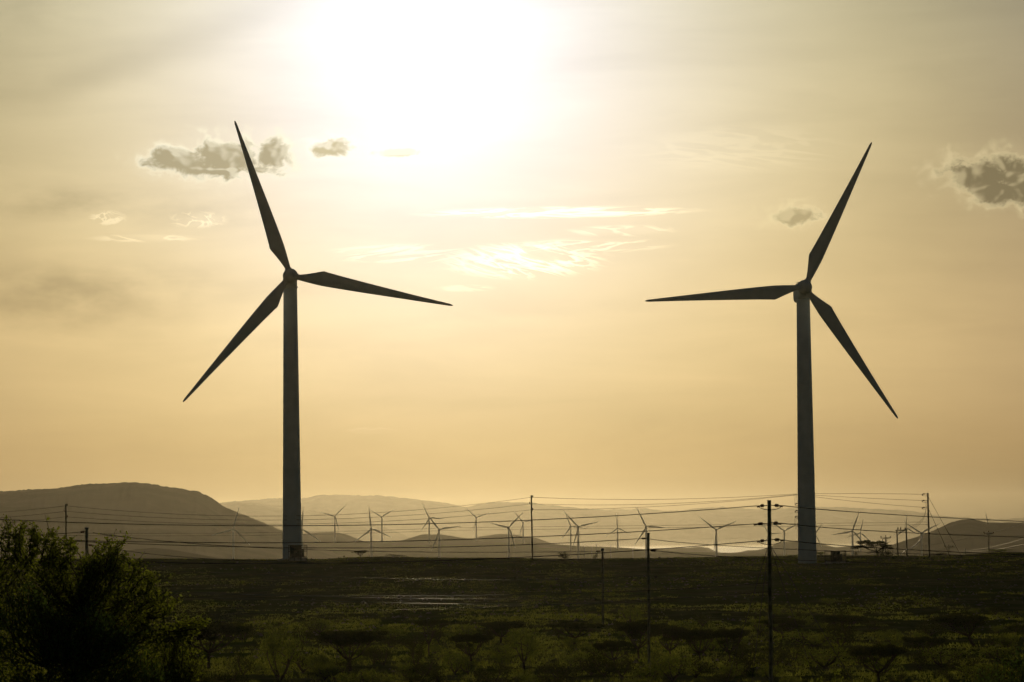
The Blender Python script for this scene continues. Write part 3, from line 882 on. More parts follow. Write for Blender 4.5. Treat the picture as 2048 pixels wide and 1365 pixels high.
# small poles beyond the ridge on the right
d5 = 700.0
def tee(px, ytop, d, arm, yarm, lab, wpx=2.4):
    t, o_, h, dx, r = pole(px, ytop, 1110, d, wpx, lab, group="small crossarm poles beyond the ridge")
    b = MB(); b.box(local(t, px, yarm), (2 * arm * d / F, 0.18, 0.18)); b.build("crossarm", M["wood"], t)
    for s in (-1, 0, 1):
        p = local(t, px + s * (arm - 0.6), yarm)
        if s == 0: p = local(t, px, ytop)
        b = MB(); b.tube([p + np.array([0, 0, 0.05]), p + np.array([0, 0, 0.22]), p + np.array([0, 0, 0.42])], [0.05, 0.11, 0.07], 8); b.build("insulator", M["insulator"], t)
    for s in (-1, 1):
        b = MB(); b.bar(local(t, px + s * arm * 0.6, yarm), local(t, px, yarm + 3.5), 0.04); b.build("brace", M["steel"], t)
    return t
tee(1771.5, 1074.5, d5, 10, 1076.5, "small crossarm pole right above the ridge acacia")
tee(1765.5, 1082, 820.0, 7.5, 1084, "smallest crossarm pole tangled in the ridge acacia")
tee(1977.5, 1065.5, d5, 10, 1067.5, "crossarm pole standing clear against the right hill")
tee(1897.5, 1092.5, 980.0, 8.5, 1094.5, "low crossarm pole beside the guy wires of the tall pole")
t, *_ = pole(1930.8, 1100, 1110, 760.0, 2.4, "short bare post just right of the tall pole's guy anchors", group="small crossarm poles beyond the ridge")
b = MB(); b.tube([local(t, 1930.8, 1100), local(t, 1930.8, 1099)], 0.2, 10); b.build("cap", M["steel"], t)
# two-legged frame
a0 = P(1793.8, 1060, d5); b0 = P(1812.3, 1057, d5)
zg = gz((a0.x + b0.x) / 2, d5)
t = thing("pole_frame", ((a0.x + b0.x) / 2, d5, zg), "two-legged wooden pole frame with switchgear left of the guyed pole", "pole frame")
for (x, yt, xb) in ((1793.8, 1060, 1796.0), (1812.3, 1057, 1814.5)):
    top = local(t, x, yt); bot = local(t, xb, 1110); bot[2] = gz(t.location.x + bot[0], d5) - zg - 0.6
    b = MB(); b.tube([bot, (bot + top) / 2, top], [0.19, 0.165, 0.14], 12); b.build("leg", M["wood"], t, True)
b = MB(); b.box((local(t, 1793.8, 1062) + local(t, 1812.3, 1060)) / 2, (2.5, 0.2, 0.2)); b.build("crossarm", M["wood"], t)
for x in (1796, 1801.5, 1810.5):
    p = local(t, x, 1061); b = MB(); b.tube([p, p + np.array([0, 0, 0.35]), p + np.array([0, 0, 0.75])], [0.06, 0.13, 0.05], 8); b.build("insulator", M["insulator"], t)
b = MB(); b.bar(local(t, 1796, 1070), local(t, 1811, 1060), 0.06); b.bar(local(t, 1800, 1063), local(t, 1806, 1066), 0.07); b.build("switch", M["steel"], t)

# far little masts near the lake
for k, (px, yt, yb, d, lab) in enumerate(((1168.7, 1091, 1106, 4200, "tiny far mast just right of the overlapping pair of turbines"), (1183.4, 1092, 1106, 4300, "tiny far crossarmed mast between two thin ones near the lake"),
                                      (1192.6, 1088, 1106, 4200, "tiny far mast just left of the stubby skyline pole"), (1221.3, 1091, 1107, 4200, "tiny far mast left of the upright Y turbine by the lake"),
                                      (1265.6, 1098, 1109, 4200, "tiny far mast between the Y turbine and the short wooden pole"))):
    top = P(px, yt, d); z0 = gz(top.x, d)
    t = thing("far_mast", (top.x, d, z0 - 1), lab, "mast", "far masts by the lake")
    hh = top.z - z0 + 1
    b = MB(); b.tube([(0, 0, 0), (0, 0, hh)], 0.30, 8); b.build("shaft", M["steel"], t)
    b = MB(); b.box((0, 0, hh * 0.9), (3.4 if k == 1 else 1.2, 0.4, 0.3));
    if k == 1: b.box((0, 0, hh * 0.80), (3.4, 0.4, 0.3))
    b.build("crossarm", M["steel"], t)

# ------------------------------------------------------------------ wires
def wire(lab, pts, rad, n=40, name="overhead_wire", grp="overhead wires", mat="wire"):
    """pts: list of spans, each (x,y,d) start, middle, end; quadratic through the three"""
    out = []
    for (s, m, e) in pts:
        s, m, e = (np.array(P(*q)) for q in (s, m, e))
        c = 2 * m - 0.5 * (s + e)
        for k in range(n + 1):
            q = k / n
            p = s * (1 - q) ** 2 + c * 2 * q * (1 - q) + e * q * q
            if not out or np.linalg.norm(p - out[-1]) > 1e-4: out.append(p)
    b = MB(); b.tube(out, rad, 6)
    return tag(b.build(name, M[mat], None, True), lab, "wire", grp)
D6 = 514.0
rr = 0.030
for (lab, y0, y1, m1, y2, m2, m3, y3) in (("topmost thin wire between the skyline ridge poles", 1012, 995, 1032, 988, 999.0, 987.8, 989.0),
                                         ("middle thin wire between the skyline ridge poles", 1023, 1008, 1040, 989, 1008.0, 996.5, 1001.5),
                                         ("lowest thin wire between the skyline ridge poles", 1034, 1020, 1048.5, 990, 1012.5, 1005.5, 1015.0)):
    wire(lab, [((-330, y0 + 14, D6), (-100, y0 + 18, D6), (131.5, y0, D6 - 1)), ((131.5, y0, D6 - 1), (597, m1, D6), (1062.5, y1, D6)),
               ((1062.5, y1, D6), (1330, m2, 531), (1596, y2, d4)), ((1596, y2, d4), (1731, m3, d4), (1844.5, y3, d4))], rr)
for (lab, dy) in (("upper of two very faint thin wires crossing behind the turbines", 0), ("lower of two very faint thin wires crossing behind the turbines", 5.0)):
    wire(lab, [((-200, 1062 + dy, 590), (400, 1067 + dy, 590), (900, 1056 + dy, 590)), ((900, 1056 + dy, 590), (1380, 1050.5 + dy, 590), (1852, 1044.5 + dy, 560))], 0.026)
def para(x, xv, yv, k): return yv - k * (x - xv) ** 2
rn = 0.0165
for (lab, xv, yv, k, x1, xs) in (("highest thick near wire running left from the nearest pole", 545, 1052.0, 4.25e-5, 1513, -430),
                                 ("middle thick near wire running left from the nearest pole", 500, 1086.0, 3.7e-5, 1506, -520),
                                 ("lowest thick near wire from the nearest pole, dipping below the ridge", 520, 1127.5, 4.55e-5, 1513, -460)):
    xm = (x1 + xs) / 2
    wire(lab, [((xs, para(xs, xv, yv, k), d1), (xm, para(xm, xv, yv, k), d1), (x1, para(x1, xv, yv, k), d1))], rn, 70)
for (lab, s, m, e) in (("highest near wire running right from the nearest pole", (1567, 1012, d1), (1850, 1033.5, 132), (2250, 1052, 150)),
                       ("middle near wire running right from the nearest pole", (1564, 1047, d1), (1850, 1067.5, 132), (2250, 1080, 150)),
                       ("lowest near wire running right from the nearest pole", (1569, 1081, d1), (1850, 1101.5, 132), (2250, 1117, 150))):
    wire(lab, [(s, m, e)], rn)
wire("sagging wire running left from the short wooden pole across the ridge line", [((-150, 1066, 222), (615, 1096, 222), (1282, 1077.5, d2))], 0.026, mat="guy")
wire("wire slung from the capped left pole to the stubby skyline pole", [((186, 1066, d2b), (640, 1100.5, 272), (1191, 1103.2, d3))], 0.026, mat="guy")
wire("upper wire running right from the short wooden pole past the tower", [((1300, 1078.5, d2), (1640, 1101.5, 235), (2250, 1118, 250))], 0.022)
wire("lower wire running right from the short wooden pole along the ridge", [((1313, 1102, d2), (1640, 1122.5, 235), (2250, 1138, 250))], 0.022)
wire("short wire leaving the capped left pole towards the picture edge", [((-120, 1077, d2b), (40, 1072.5, d2b), (160, 1064.5, d2b))], 0.024, mat="guy")
wire("wire from the capped left pole sinking below the ridge crest", [((186, 1091, d2b), (620, 1126, 270), (1203, 1118, d3))], 0.022, mat="guy")
wire("glinting cable crossing the upper dark slope", [((-150, 1118, 225), (780, 1157.5, 222), (1296, 1150, d2))], 0.015, mat="glint_wire")
wire("highest of four glinting cables across the middle of the slope", [((-300, 1170, 150), (760, 1192.0, 140), (1538, 1166, d1))], 0.009, mat="glint_wire")
wire("second of four glinting cables across the middle of the slope", [((-200, 1158, 225), (760, 1196.2, 222), (1296, 1188, d2))], 0.015, mat="glint_wire")
wire("third of four glinting cables across the middle of the slope", [((-200, 1172, 225), (760, 1205.5, 222), (1296, 1203, d2))], 0.015, mat="glint_wire")
wire("lowest glinting cable, rising gently across the slope to the right", [((-300, 1236, 130), (760, 1221.5, 124), (1538, 1184, d1))], 0.009, mat="glint_wire")
for (lab, pts) in (("highest glinting wire climbing right across the right hill", ((1832, 1091.5, 700), (1930, 1078, 690), (2110, 1030, 640))),
                   ("second glinting wire climbing right across the right hill", ((1906, 1103, 760), (1990, 1093, 700), (2110, 1056, 600))),
                   ("third glinting wire low on the right hill", ((1932, 1104, 760), (2000, 1098, 700), (2110, 1073, 600)))):
    wire(lab, [pts], 0.022, mat="bright_wire")
for k, lab in enumerate(("left of three slack wires from guyed pole to two-legged frame", "middle of three slack wires from guyed pole to two-legged frame", "right of three slack wires from guyed pole to two-legged frame")):
    wire(lab, [((1852, 1004 + 6 * k, d4), (1840, 1042 + 3 * k, 620), (1801 + 4.8 * k, 1060, d5 - 0.3))], 0.018, mat="guy")
wire("bright S-shaped cable hanging down beside the guyed pole", [((1846.5, 1066, 640), (1838, 1084, 640), (1820, 1097.5, 640)), ((1820, 1097.5, 640), (1811, 1100, 640), (1801, 1113, 640))], 0.06, mat="bright_cable")

# ------------------------------------------------------------------ vegetation
def leaf_mesh(name, pts, size, r, flat=0.0, aspect=0.55):
    """one diamond-shaped leaf per point, randomly turned"""
    n = len(pts)
    size = size * (0.5 + 0.6 * r.random(n) + 0.7 * r.random(n) ** 4)
    a = r.normal(size=(n, 3)); a[:, 2] *= (1 - flat)
    a /= np.linalg.norm(a, axis=1)[:, None] + 1e-9
    t_ = r.normal(size=(n, 3)); b_ = np.cross(a, t_); b_ /= np.linalg.norm(b_, axis=1)[:, None] + 1e-9
    a = a * size[:, None]; b_ = b_ * (size * aspect)[:, None]
    v = np.stack([pts - a * 0.5, pts + b_ * 0.5, pts + a * 0.5, pts - b_ * 0.5], 1).reshape(-1, 3)
    q = np.arange(4 * n).reshape(n, 4)
    return mesh_np(name, v, q)

def curve_pts(a, b_, bend, n=6):
    a, b_, bend = (np.array(q, float) for q in (a, b_, bend))
    q = np.linspace(0, 1, n)[:, None]
    return a * (1 - q) ** 2 + (2 * bend - 0.5 * (a + b_)) * 2 * q * (1 - q) + b_ * q * q

def in_blob(r, n, c, rad, shell=0.0):
    p = r.normal(size=(n, 3)); p /= np.linalg.norm(p, axis=1)[:, None]
    q = (shell + (1 - shell) * r.random(n)) ** (1 / 2.2)
    return np.asarray(c) + p * q[:, None] * np.asarray(rad)

def acacia_meshes(seed, lean=0.0, sparse=1.0, gap=0.0, rag=0.0):
    """unit flat-topped thorn tree: height 1, crown half-width 1"""
    r = np.random.default_rng(seed)
    b_ = MB()
    fork = np.array([lean * 0.35 + 0.04 * r.normal(), 0.04 * r.normal(), 0.26 + 0.08 * r.random()])
    b_.tube(curve_pts((0, 0, -0.06), fork, fork * 0.5 + [0.03 * r.normal(), 0, 0.0], 6), np.linspace(0.050, 0.036, 6), 7)
    pads = []
    nl = 6 + int(r.integers(0, 3))
    for k in range(nl):
        a = 2 * math.pi * (k + 0.5 * r.random()) / nl
        rr_ = 0.42 + 0.42 * r.random()
        end = np.array([lean + math.cos(a) * rr_, math.sin(a) * rr_ * 0.9, 0.80 + 0.10 * r.random() - 0.10 * rr_])
        mid = fork + (end - fork) * 0.5 + np.array([math.cos(a) * 0.06, math.sin(a) * 0.06, -0.05 + 0.04 * r.normal()])
        b_.tube(curve_pts(fork, end, mid, 7), np.linspace(0.026, 0.008, 7), 5)
        pads.append((end + [0, 0, 0.05], 0.26 + 0.10 * r.random()))
        for j in range(4):
            s_ = 0.45 + 0.45 * r.random()
            q0 = curve_pts(fork, end, mid, 21)[int(s_ * 20)]
            e2 = q0 + np.array([r.normal() * 0.24, r.normal() * 0.24, 0.16 + 0.14 * r.random()])
            e2[2] = min(e2[2], 0.95)
            b_.tube(curve_pts(q0, e2, (q0 + e2) / 2 + [0, 0, -0.02], 4), np.linspace(0.012, 0.004, 4), 4)
            if r.random() < 0.75: pads.append((e2, 0.16 + 0.10 * r.random()))
    for k in range(10):
        a = r.random() * 6.28; q_ = math.sqrt(r.random()) * 0.8
        pads.append((np.array([lean + math.cos(a) * q_, math.sin(a) * q_, 0.90 - 0.12 * q_ * q_]), 0.20 + 0.1 * r.random()))
    P_ = []
    for c, w_ in pads:
        if r.random() < gap: continue
        if rag:
            c = c + np.array([0, 0, -abs(r.normal()) * rag - 0.10 * max(0.0, c[0] - lean)]); w_ = w_ * (0.55 + 0.4 * r.random())
        P_.append(in_blob(r, int(260 * sparse * (w_ / 0.25) ** 2), c, (w_, w_, w_ * 0.26)))
    pts = np.concatenate(P_)
    pts[:, 2] = np.minimum(pts[:, 2], 0.985 + 0.03 * r.random(len(pts)))
    return b_.mesh("trunk", True), leaf_mesh("crown", pts, 0.060, r, 0.35)

def round_meshes(seed, openb=0.0, stem=0.25, n=2600, tall=1.0, leaf=0.05):
    """unit round tree or shrub: height 1, half-width 1"""
    r = np.random.default_rng(seed)
    b_ = MB(); P_ = []
    ns = 4 + int(r.integers(0, 3))
    fork = np.array([0.03 * r.normal(), 0.03 * r.normal(), stem * 0.6])
    b_.tube([(0, 0, -0.08), fork * [1, 1, 0.5], fork], [0.06, 0.052, 0.045], 7)
    pads = []
    for k in range(ns):
        a = 2 * math.pi * (k + 0.6 * r.random()) / ns
        rr_ = 0.25 + 0.45 * r.random()
        end = np.array([math.cos(a) * rr_, math.sin(a) * rr_, stem + (1 - stem) * (0.35 + 0.5 * r.random())])
        mid = (fork + end) / 2 + np.array([0.06 * math.cos(a), 0.06 * math.sin(a), -0.03])
        b_.tube(curve_pts(fork, end, mid, 6), np.linspace(0.032, 0.008, 6), 5)
        pads.append((end, 0.34))
        for j in range(4):
            q0 = curve_pts(fork, end, mid, 21)[8 + int(r.integers(0, 12))]
            e2 = q0 + r.normal(size=3) * [0.25, 0.25, 0.16] + [0, 0, 0.08]
            b_.tube(curve_pts(q0, e2, (q0 + e2) / 2 + [0, 0, 0.02], 4), np.linspace(0.012, 0.004, 4), 4)
            pads.append((e2, 0.22 + 0.12 * r.random()))
    for k in range(9):
        p = r.normal(size=3); p /= np.linalg.norm(p)
        pads.append((np.array([p[0] * 0.62, p[1] * 0.62, stem + (1 - stem) * (0.5 + 0.36 * p[2])]), 0.24 + 0.12 * r.random()))
    tw = sum(w_ ** 2 for c, w_ in pads)
    for c, w_ in pads:
        if r.random() < openb: continue
        P_.append(in_blob(r, int(n * w_ ** 2 / tw) + 3, c, (w_, w_, w_ * 0.62 * tall)))
    pts = np.concatenate(P_)
    keep = (pts[:, 2] < 1.02) & (pts[:, 2] > 0.02) & (np.hypot(pts[:, 0], pts[:, 1]) < 1.05)
    return b_.mesh("stem", True), leaf_mesh("foliage", pts[keep], leaf, r)

AC = [acacia_meshes(40 + k) for k in range(5)]
AC_LEAN = acacia_meshes(61, lean=-0.45, sparse=0.9)
AC_RIDGE = acacia_meshes(63, lean=-0.25, sparse=1.1, gap=0.12, rag=0.14)
AC_TINY = acacia_meshes(67, lean=0.1, sparse=1.2, gap=0.1, rag=0.10)
RT = [round_meshes(80 + k, 0.1, 0.28, 3000) for k in range(3)]
SH = [round_meshes(90 + k, 0.12, 0.08, 900, leaf=0.085) for k in range(6)]
BT = round_meshes(99, 0.6, 0.45, 420, leaf=0.04)

def plant(name, meshes, px, pyb, wpx, hpx, lab, cat, group, mat, parts, d=None, rz=None):
    if d is None:
        c = ground_hit(px, pyb)
    else:
        v = P(px, pyb, d); c = Vector((v.x, d, gz(v.x, d)))
    top = P(px, pyb - hpx, c.y)
    sw = wpx / 2 * c.y / F; sh = top.z - c.z if d is not None else hpx * c.y / F
    t = thing(name, c, lab, cat, group, rng.random() * 6.28 if rz is None else rz, (sw, sw, sh))
    a, b_ = meshes
    link(parts[0], a, M["bark"], t)
    link(parts[1], b_, M[mat], t)
    return t
TP = ("trunk", "crown"); SP = ("stem", "foliage")
GA = "umbrella acacias on the valley floor"
for k, (px, pyb, wp, hp, lab) in enumerate((
        (418, 1336, 155, 92, "spreading umbrella acacia emerging from behind the near bush"),
        (700, 1343, 150, 80, "broad flat-topped acacia standing clear left of centre on the valley floor"),
        (943, 1334, 98, 68, "small umbrella acacia with two thin trunks left of the round green tree"),
        (1003, 1286, 108, 44, "dark wide acacia further back behind the round green tree"),
        (1278, 1320, 100, 76, "umbrella acacia just left of the short pole's foot"),
        (1342, 1327, 82, 76, "slender acacia just right of the short pole's foot"),
        (1400, 1324, 84, 64, "first acacia of the pair midway between the two near poles"),
        (1460, 1330, 94, 74, "second acacia of the pair midway, nearer the tallest pole"))):
    plant("acacia_tree", AC[k % 5], px, pyb, wp, hp, lab, "acacia tree", GA, "acacia", TP)
plant("acacia_tree", AC_LEAN, 1950, 1292, 135, 64, "leaning acacia with bare slanting trunk on the right valley floor", "acacia tree", GA, "acacia", TP, rz=0.0)
plant("acacia_tree", AC[2], 1758, 1372, 135, 84, "dark acacia cut by the bottom edge at lower right", "acacia tree", GA, "acacia", TP, d=208)
plant("round_tree", RT[0], 560, 1372, 108, 124, "dense upright rounded tree near the bottom edge left of centre", "tree", "rounded trees on the valley floor", "shrub", TP, d=214)
plant("round_tree", RT[1], 1047, 1340, 100, 82, "bright green rounded tree in the middle of the valley floor", "tree", "rounded trees on the valley floor", "shrub", TP)
plant("round_tree", RT[2], 833, 1346, 50, 58, "small dark ball-shaped tree between acacia and centre", "tree", "rounded trees on the valley floor", "acacia", TP)
plant("round_tree", RT[0], 1785, 1302, 72, 42, "dark dome-shaped tree on the right below the slope", "tree", "rounded trees on the valley floor", "acacia", TP)
for k, (px, pyb, wp, hp, lab) in enumerate((
        (1150, 1292, 120, 48, "wide low acacia further back between the centre tree and stubby pole"),
        (1228, 1334, 84, 52, "squat acacia just below the stubby skyline pole"),
        (868, 1276, 76, 36, "small acacia at the foot of the slope left of centre"),
        (1566, 1280, 104, 42, "low spreading acacia right behind the tallest pole"),
        (1690, 1272, 124, 40, "broad low acacia at the slope foot right of the tallest pole"),
        (1852, 1326, 96, 54, "dark acacia between the dome tree and the leaning acacia"),
        (1336, 1284, 70, 32, "distant small acacia at the slope foot behind the short pole"))):
    plant("acacia_tree", AC[(k + 2) % 5], px, pyb, wp, hp, lab, "acacia tree", GA, "acacia", TP)
GB = "round bushes on the valley floor"
for k, (px, pyb, wp, hp, lab) in enumerate((
        (1182, 1352, 90, 58, "rounded bush right of the bright green centre tree"),
        (908, 1350, 66, 46, "round bush left of the two-trunked acacia"),
        (768, 1332, 58, 40, "round bush just right of the broad flat-topped acacia"),
        (636, 1354, 64, 46, "round bush between the dense upright tree and the broad acacia"),
        (486, 1352, 62, 44, "round bush left of the dense upright tree"),
        (1316, 1352, 78, 44, "round bush at the foot of the short wooden pole"),
        (1930, 1350, 84, 46, "round bush left of the dark corner bush"))):
    plant("round_bush", SH[k % 6], px, pyb, wp, hp, lab, "bush", GB, "shrub" if k % 2 else "acacia", SP)
plant("bare_tree", BT, 858, 1312, 50, 80, "thin nearly leafless tree left of centre on the valley floor", "tree", None, "acacia", TP)
# on the ridge
plant("acacia_tree", AC_TINY, 721, 1114, 34, 14, "tiny flat acacia on the ridge crest right of the left turbine", "acacia tree", "acacias on the ridge", "acacia", TP, d=514, rz=3.1)
plant("acacia_tree", AC_RIDGE, 1757, 1112, 82, 35, "ragged leaning acacia on the ridge right of the kiosk", "acacia tree", "acacias on the ridge", "acacia", TP, d=562, rz=0.0)
GR = "shrubs on the ridge crest"
for (px, yb, wp, hp, d, lab) in ((1128, 1117, 34, 15, 516, "rounded grassy shrub on the ridge crest in mid picture"), (1192, 1117, 14, 9, 516, "tiny shrub at the left foot of the stubby skyline pole"),
                                 (1770, 1113, 44, 16, 560, "dark bush under the ragged ridge acacia"), (1641, 1112, 34, 10, 572, "low dark shrub between the right tower and its kiosk"),
                                 (1712, 1112, 14, 8, 570, "small dark shrub just right of the fenced kiosk"), (1690, 1112, 12, 5, 572, "tiny dark shrub behind the right end of the kiosk fence"),
                                 (1995, 1105, 70, 8, 572, "flat scrub clump on the skyline at the far right"), (1878, 1112, 46, 7, 572, "low ragged shrub at the foot of the guyed pole"),
                                 (688, 1116, 10, 5, 516, "tiny shrub on the crest left of the small flat acacia"), (790, 1113, 60, 4, 517, "low flat shrub along the crest right of the small acacia")):
    plant("ridge_shrub", SH[int(px) % 6], px, yb, wp, hp, lab, "shrub", GR, "acacia", SP, d=d)
# sprawling thickets on the lower right
GT = "sprawling thickets at lower right"
for (px, yb, wp, hp, lab) in ((1625, 1296, 190, 38, "long dark thicket behind the tallest pole with lit top"), (1655, 1338, 175, 48, "second dark sprawling thicket right of the tallest pole"), (1590, 1322, 90, 34, "dense mound of scrub hugging the tallest pole's right side"),
                              (1885, 1336, 150, 40, "wide bushy thicket low at the right of the valley"), (1995, 1322, 110, 36, "dark thicket at the right edge behind the corner bush"), (1120, 1362, 150, 34, "low leafy thicket at the bottom edge right of centre"),
                              (1210, 1352, 110, 30, "straggling thicket at the bottom edge below the stubby pole"), (1480, 1352, 120, 34, "green thicket at the bottom edge left of the tallest pole")):
    plant("thicket", SH[int(px) % 6], px, yb, wp, hp, lab, "thicket", GT, "shrub", SP)

# scattered low scrub
r = np.random.default_rng(5)
scrub = []
while len(scrub) < 250:
    d = 205 + 300 * r.random() ** 1.6
    x = r.uniform(-0.165, 0.165) * d
    if fbm(np.array([x / 30]), np.array([d / 40]), 2, 12)[0] < -0.25 + 0.9 * max(0, (d - 300) / 160): continue
    scrub.append((x, d))
for k, (x, d) in enumerate(scrub):
    s = (0.55 + 1.3 * r.random() ** 2) * (1.0 if d < 330 else 0.7)
    t = thing("low_shrub", (x, d, gz(x, d)), "low dark green shrub, one of many scattered over the valley and slope", "shrub", "low shrubs scattered over the valley and slope", r.random() * 6.28, (s, s, s * (0.75 + 0.4 * r.random())))
    link("stem", SH[k % 6][0], M["bark"], t)
    link("foliage", SH[k % 6][1], M["shrub" if r.random() < 0.7 else "acacia"], t)

# grass and stones: uncountable
def scatter(n, d0, d1, pw):
    d = d0 + (d1 - d0) * r.random(n) ** pw
    x = r.uniform(-0.18, 0.18, n) * d
    return x, d
x1, y1 = scatter(42000, 195, 345, 1.0)
x2, y2 = scatter(60000, 330, 585, 1.0)
gxs, gys = np.concatenate([x1, x2]), np.concatenate([y1, y2])
den = 0.8 * fbm(gxs / 9, gys / 14, 3, 31) + 0.8 * fbm(gxs / 2.2, gys / 3, 2, 33)
thr = np.interp(gys, [230, 330, 380, 560], [-0.25, -0.05, 0.25, 0.2])
keep = den > thr
gxs, gys = gxs[keep], gys[keep]
gzs = ground_z(gxs, gys)
nb = 4
N = len(gxs)
bx = np.repeat(gxs, nb) + r.normal(size=N * nb) * 0.10
by = np.repeat(gys, nb) + r.normal(size=N * nb) * 0.10
bz = np.repeat(gzs, nb) - 0.03
hh = (0.10 + 0.22 * r.random(N * nb) ** 1.5) * np.interp(by, [230, 340, 420], [1.1, 0.9, 0.6])
wv = 0.03 + 0.04 * r.random(N * nb)
an = r.random(N * nb) * 6.28
lx = r.normal(size=N * nb) * 0.13; ly = r.normal(size=N * nb) * 0.13
gv = np.stack([np.stack([bx - np.cos(an) * wv, by - np.sin(an) * wv, bz], -1), np.stack([bx + np.cos(an) * wv, by + np.sin(an) * wv, bz], -1), np.stack([bx + lx, by + ly, bz + hh], -1)], 1).reshape(-1, 3)
tag(link("grass", mesh_np("grass", gv, np.arange(3 * N * nb).reshape(-1, 3)), M["grass"]), "tufts of dry green grass over the valley floor and slope", "grass", kind="stuff")

xs_, ys_ = scatter(9000, 240, 590, 0.8)
keep = fbm(xs_ / 16, ys_ / 16, 3, 51) > -0.05
xs_, ys_ = xs_[keep], ys_[keep]
zs_ = ground_z(xs_, ys_)
octv = np.array([(1, 0, 0), (-1, 0, 0), (0, 1, 0), (0, -1, 0), (0, 0, 1), (0, 0, -0.6)], float)
octf = np.array([(0, 2, 4), (2, 1, 4), (1, 3, 4), (3, 0, 4), (2, 0, 5), (1, 2, 5), (3, 1, 5), (0, 3, 5)])
n_ = len(xs_)
sz = 0.07 + 0.22 * r.random(n_) ** 3
vv = octv[None] * (1 + 0.35 * r.normal(size=(n_, 6, 1))) * sz[:, None, None] * np.array([1, 1, 0.75])
ang = r.random(n_) * 6.28
rot = np.stack([np.stack([np.cos(ang), -np.sin(ang), 0 * ang], -1), np.stack([np.sin(ang), np.cos(ang), 0 * ang], -1), np.stack([0 * ang, 0 * ang, 1 + 0 * ang], -1)], 1)
vv = np.einsum("nij,nkj->nki", rot, vv) + np.stack([xs_, ys_, zs_ + 0.02], -1)[:, None, :]
ff = (octf[None] + 6 * np.arange(n_)[:, None, None]).reshape(-1, 3)
tag(link("stones", mesh_np("stones", vv.reshape(-1, 3), ff), M["stone"]), "loose stones littering the slope below the ridge", "stones", kind="stuff")

# ------------------------------------------------------------------ near bushes
def outline_y(x, pts):
    p = np.array(pts, float)
    return np.interp(x, p[:, 0], p[:, 1])

def near_bush(name, lab, cat, outl, xr, base_px, d, depth, nshoot, leafn, leafsize, mat, seed, low=1420, main=26, shoot=(0.45, 0.95), edge=0.5, proud=(), fill=0):
    r = np.random.default_rng(seed)
    bx_ = P(base_px, 1200, d).x
    z0 = gz(bx_, d)
    t = thing(name, (bx_, d, z0), lab, cat)
    base = np.array([bx_, d, z0])
    b_ = MB()
    # tips of the shoots inside the outline
    tips = []
    while len(tips) < nshoot:
        x = r.uniform(*xr)
        yt = outline_y(x, outl)
        y = yt + (low - yt) * (r.random() ** (1 / edge) if r.random() < 0.75 else r.random() ** 2.5)
        if r.random() < 0.16: y = yt + 26 * r.random()
        dd = d + depth * r.normal() * 0.5
        p = np.array(P(x, y, dd)); tips.append(p)
    tips = np.array(tips)
    n_reg = len(tips)
    extra = []
    for (x, y, dx, dy) in proud:
        for k in range(3):
            dd = d + depth * 0.3 * r.normal()
            extra.append((np.array(P(x + 5 * r.normal(), y + 9 * k * r.random(), dd)), np.array(P(x - dx + 8 * r.normal(), y + dy, dd))))
    # main limbs
    limbs = []
    for k in range(main):
        e = tips[int(r.integers(0, len(tips)))]
        e = base + (e - base) * (0.72 + 0.15 * r.random())
        s_ = base + np.array([r.normal() * 0.35, r.normal() * 0.35, -0.15])
        m_ = (s_ + e) / 2 + np.array([r.normal() * 0.12 - (e[0] - s_[0]) * 0.12, r.normal() * 0.12, 0.25])
        c = curve_pts(s_, e, m_, 16)
        b_.tube(c - base, np.linspace(0.040, 0.010, 16), 6)
        limbs.append(c)
    L = np.concatenate(limbs)
    LP = []
    for p, start in [(p, None) for p in tips] + extra:
        dist = np.linalg.norm(L - p, axis=1) + 0.6 * np.maximum(0, L[:, 2] - p[2] + 0.15)
        q0 = L[int(np.argmin(dist + 0.25 * r.random(len(L))))] if start is None else start
        seg = p - q0
        ln_ = np.linalg.norm(seg)
        mid = (q0 + p) / 2 + np.array([r.normal() * 0.06, r.normal() * 0.06, -0.10 * ln_ + 0.04 * r.normal()])
        c = curve_pts(q0, p, mid, 9)
        b_.tube(c - base, np.linspace(0.0095, 0.0028, 9), 4)
        use = min(1.0, r.uniform(*shoot) / max(ln_, 0.05))
        tpos = 1 - use * r.random(leafn if start is None else leafn * 3) ** 1.1
        q = tpos[:, None]
        pts = q0 * (1 - q) ** 2 + (2 * mid - 0.5 * (q0 + p)) * 2 * q * (1 - q) + p * q * q
        LP.append(pts + r.normal(size=pts.shape) * (0.032 if start is None else 0.026))
        for j in range(2):                           # short side spurs
            kq = r.integers(4, 8)
            s0 = c[kq]; e0 = s0 + r.normal(size=3) * [0.13, 0.13, 0.11] + [0, 0, 0.06]
            b_.tube(np.array([s0, (s0 + e0) / 2 + [0, 0, 0.01], e0]) - base, [0.005, 0.004, 0.002], 3)
            qq = r.random(leafn // 3)[:, None]
            LP.append(s0 + (e0 - s0) * qq + r.normal(size=(leafn // 3, 3)) * 0.024)
    if fill:                                         # inner leaves that make the heart of the bush dark
        fx = r.uniform(xr[0], xr[1] - 20, fill)
        fy = outline_y(fx, outl) + 34
        fy = fy + (low - fy) * r.random(fill) ** 0.9
        LP.append(np.array([P(a_, c_, d + depth * 0.45 * e_) for a_, c_, e_ in zip(fx, fy, r.normal(size=fill))]))
    pts = np.concatenate(LP) - base
    b_.build("branches", M["bark"], t, True)
    link("foliage", leaf_mesh("foliage", pts, leafsize, r, 0.0, 0.62), M[mat], t)
    return t

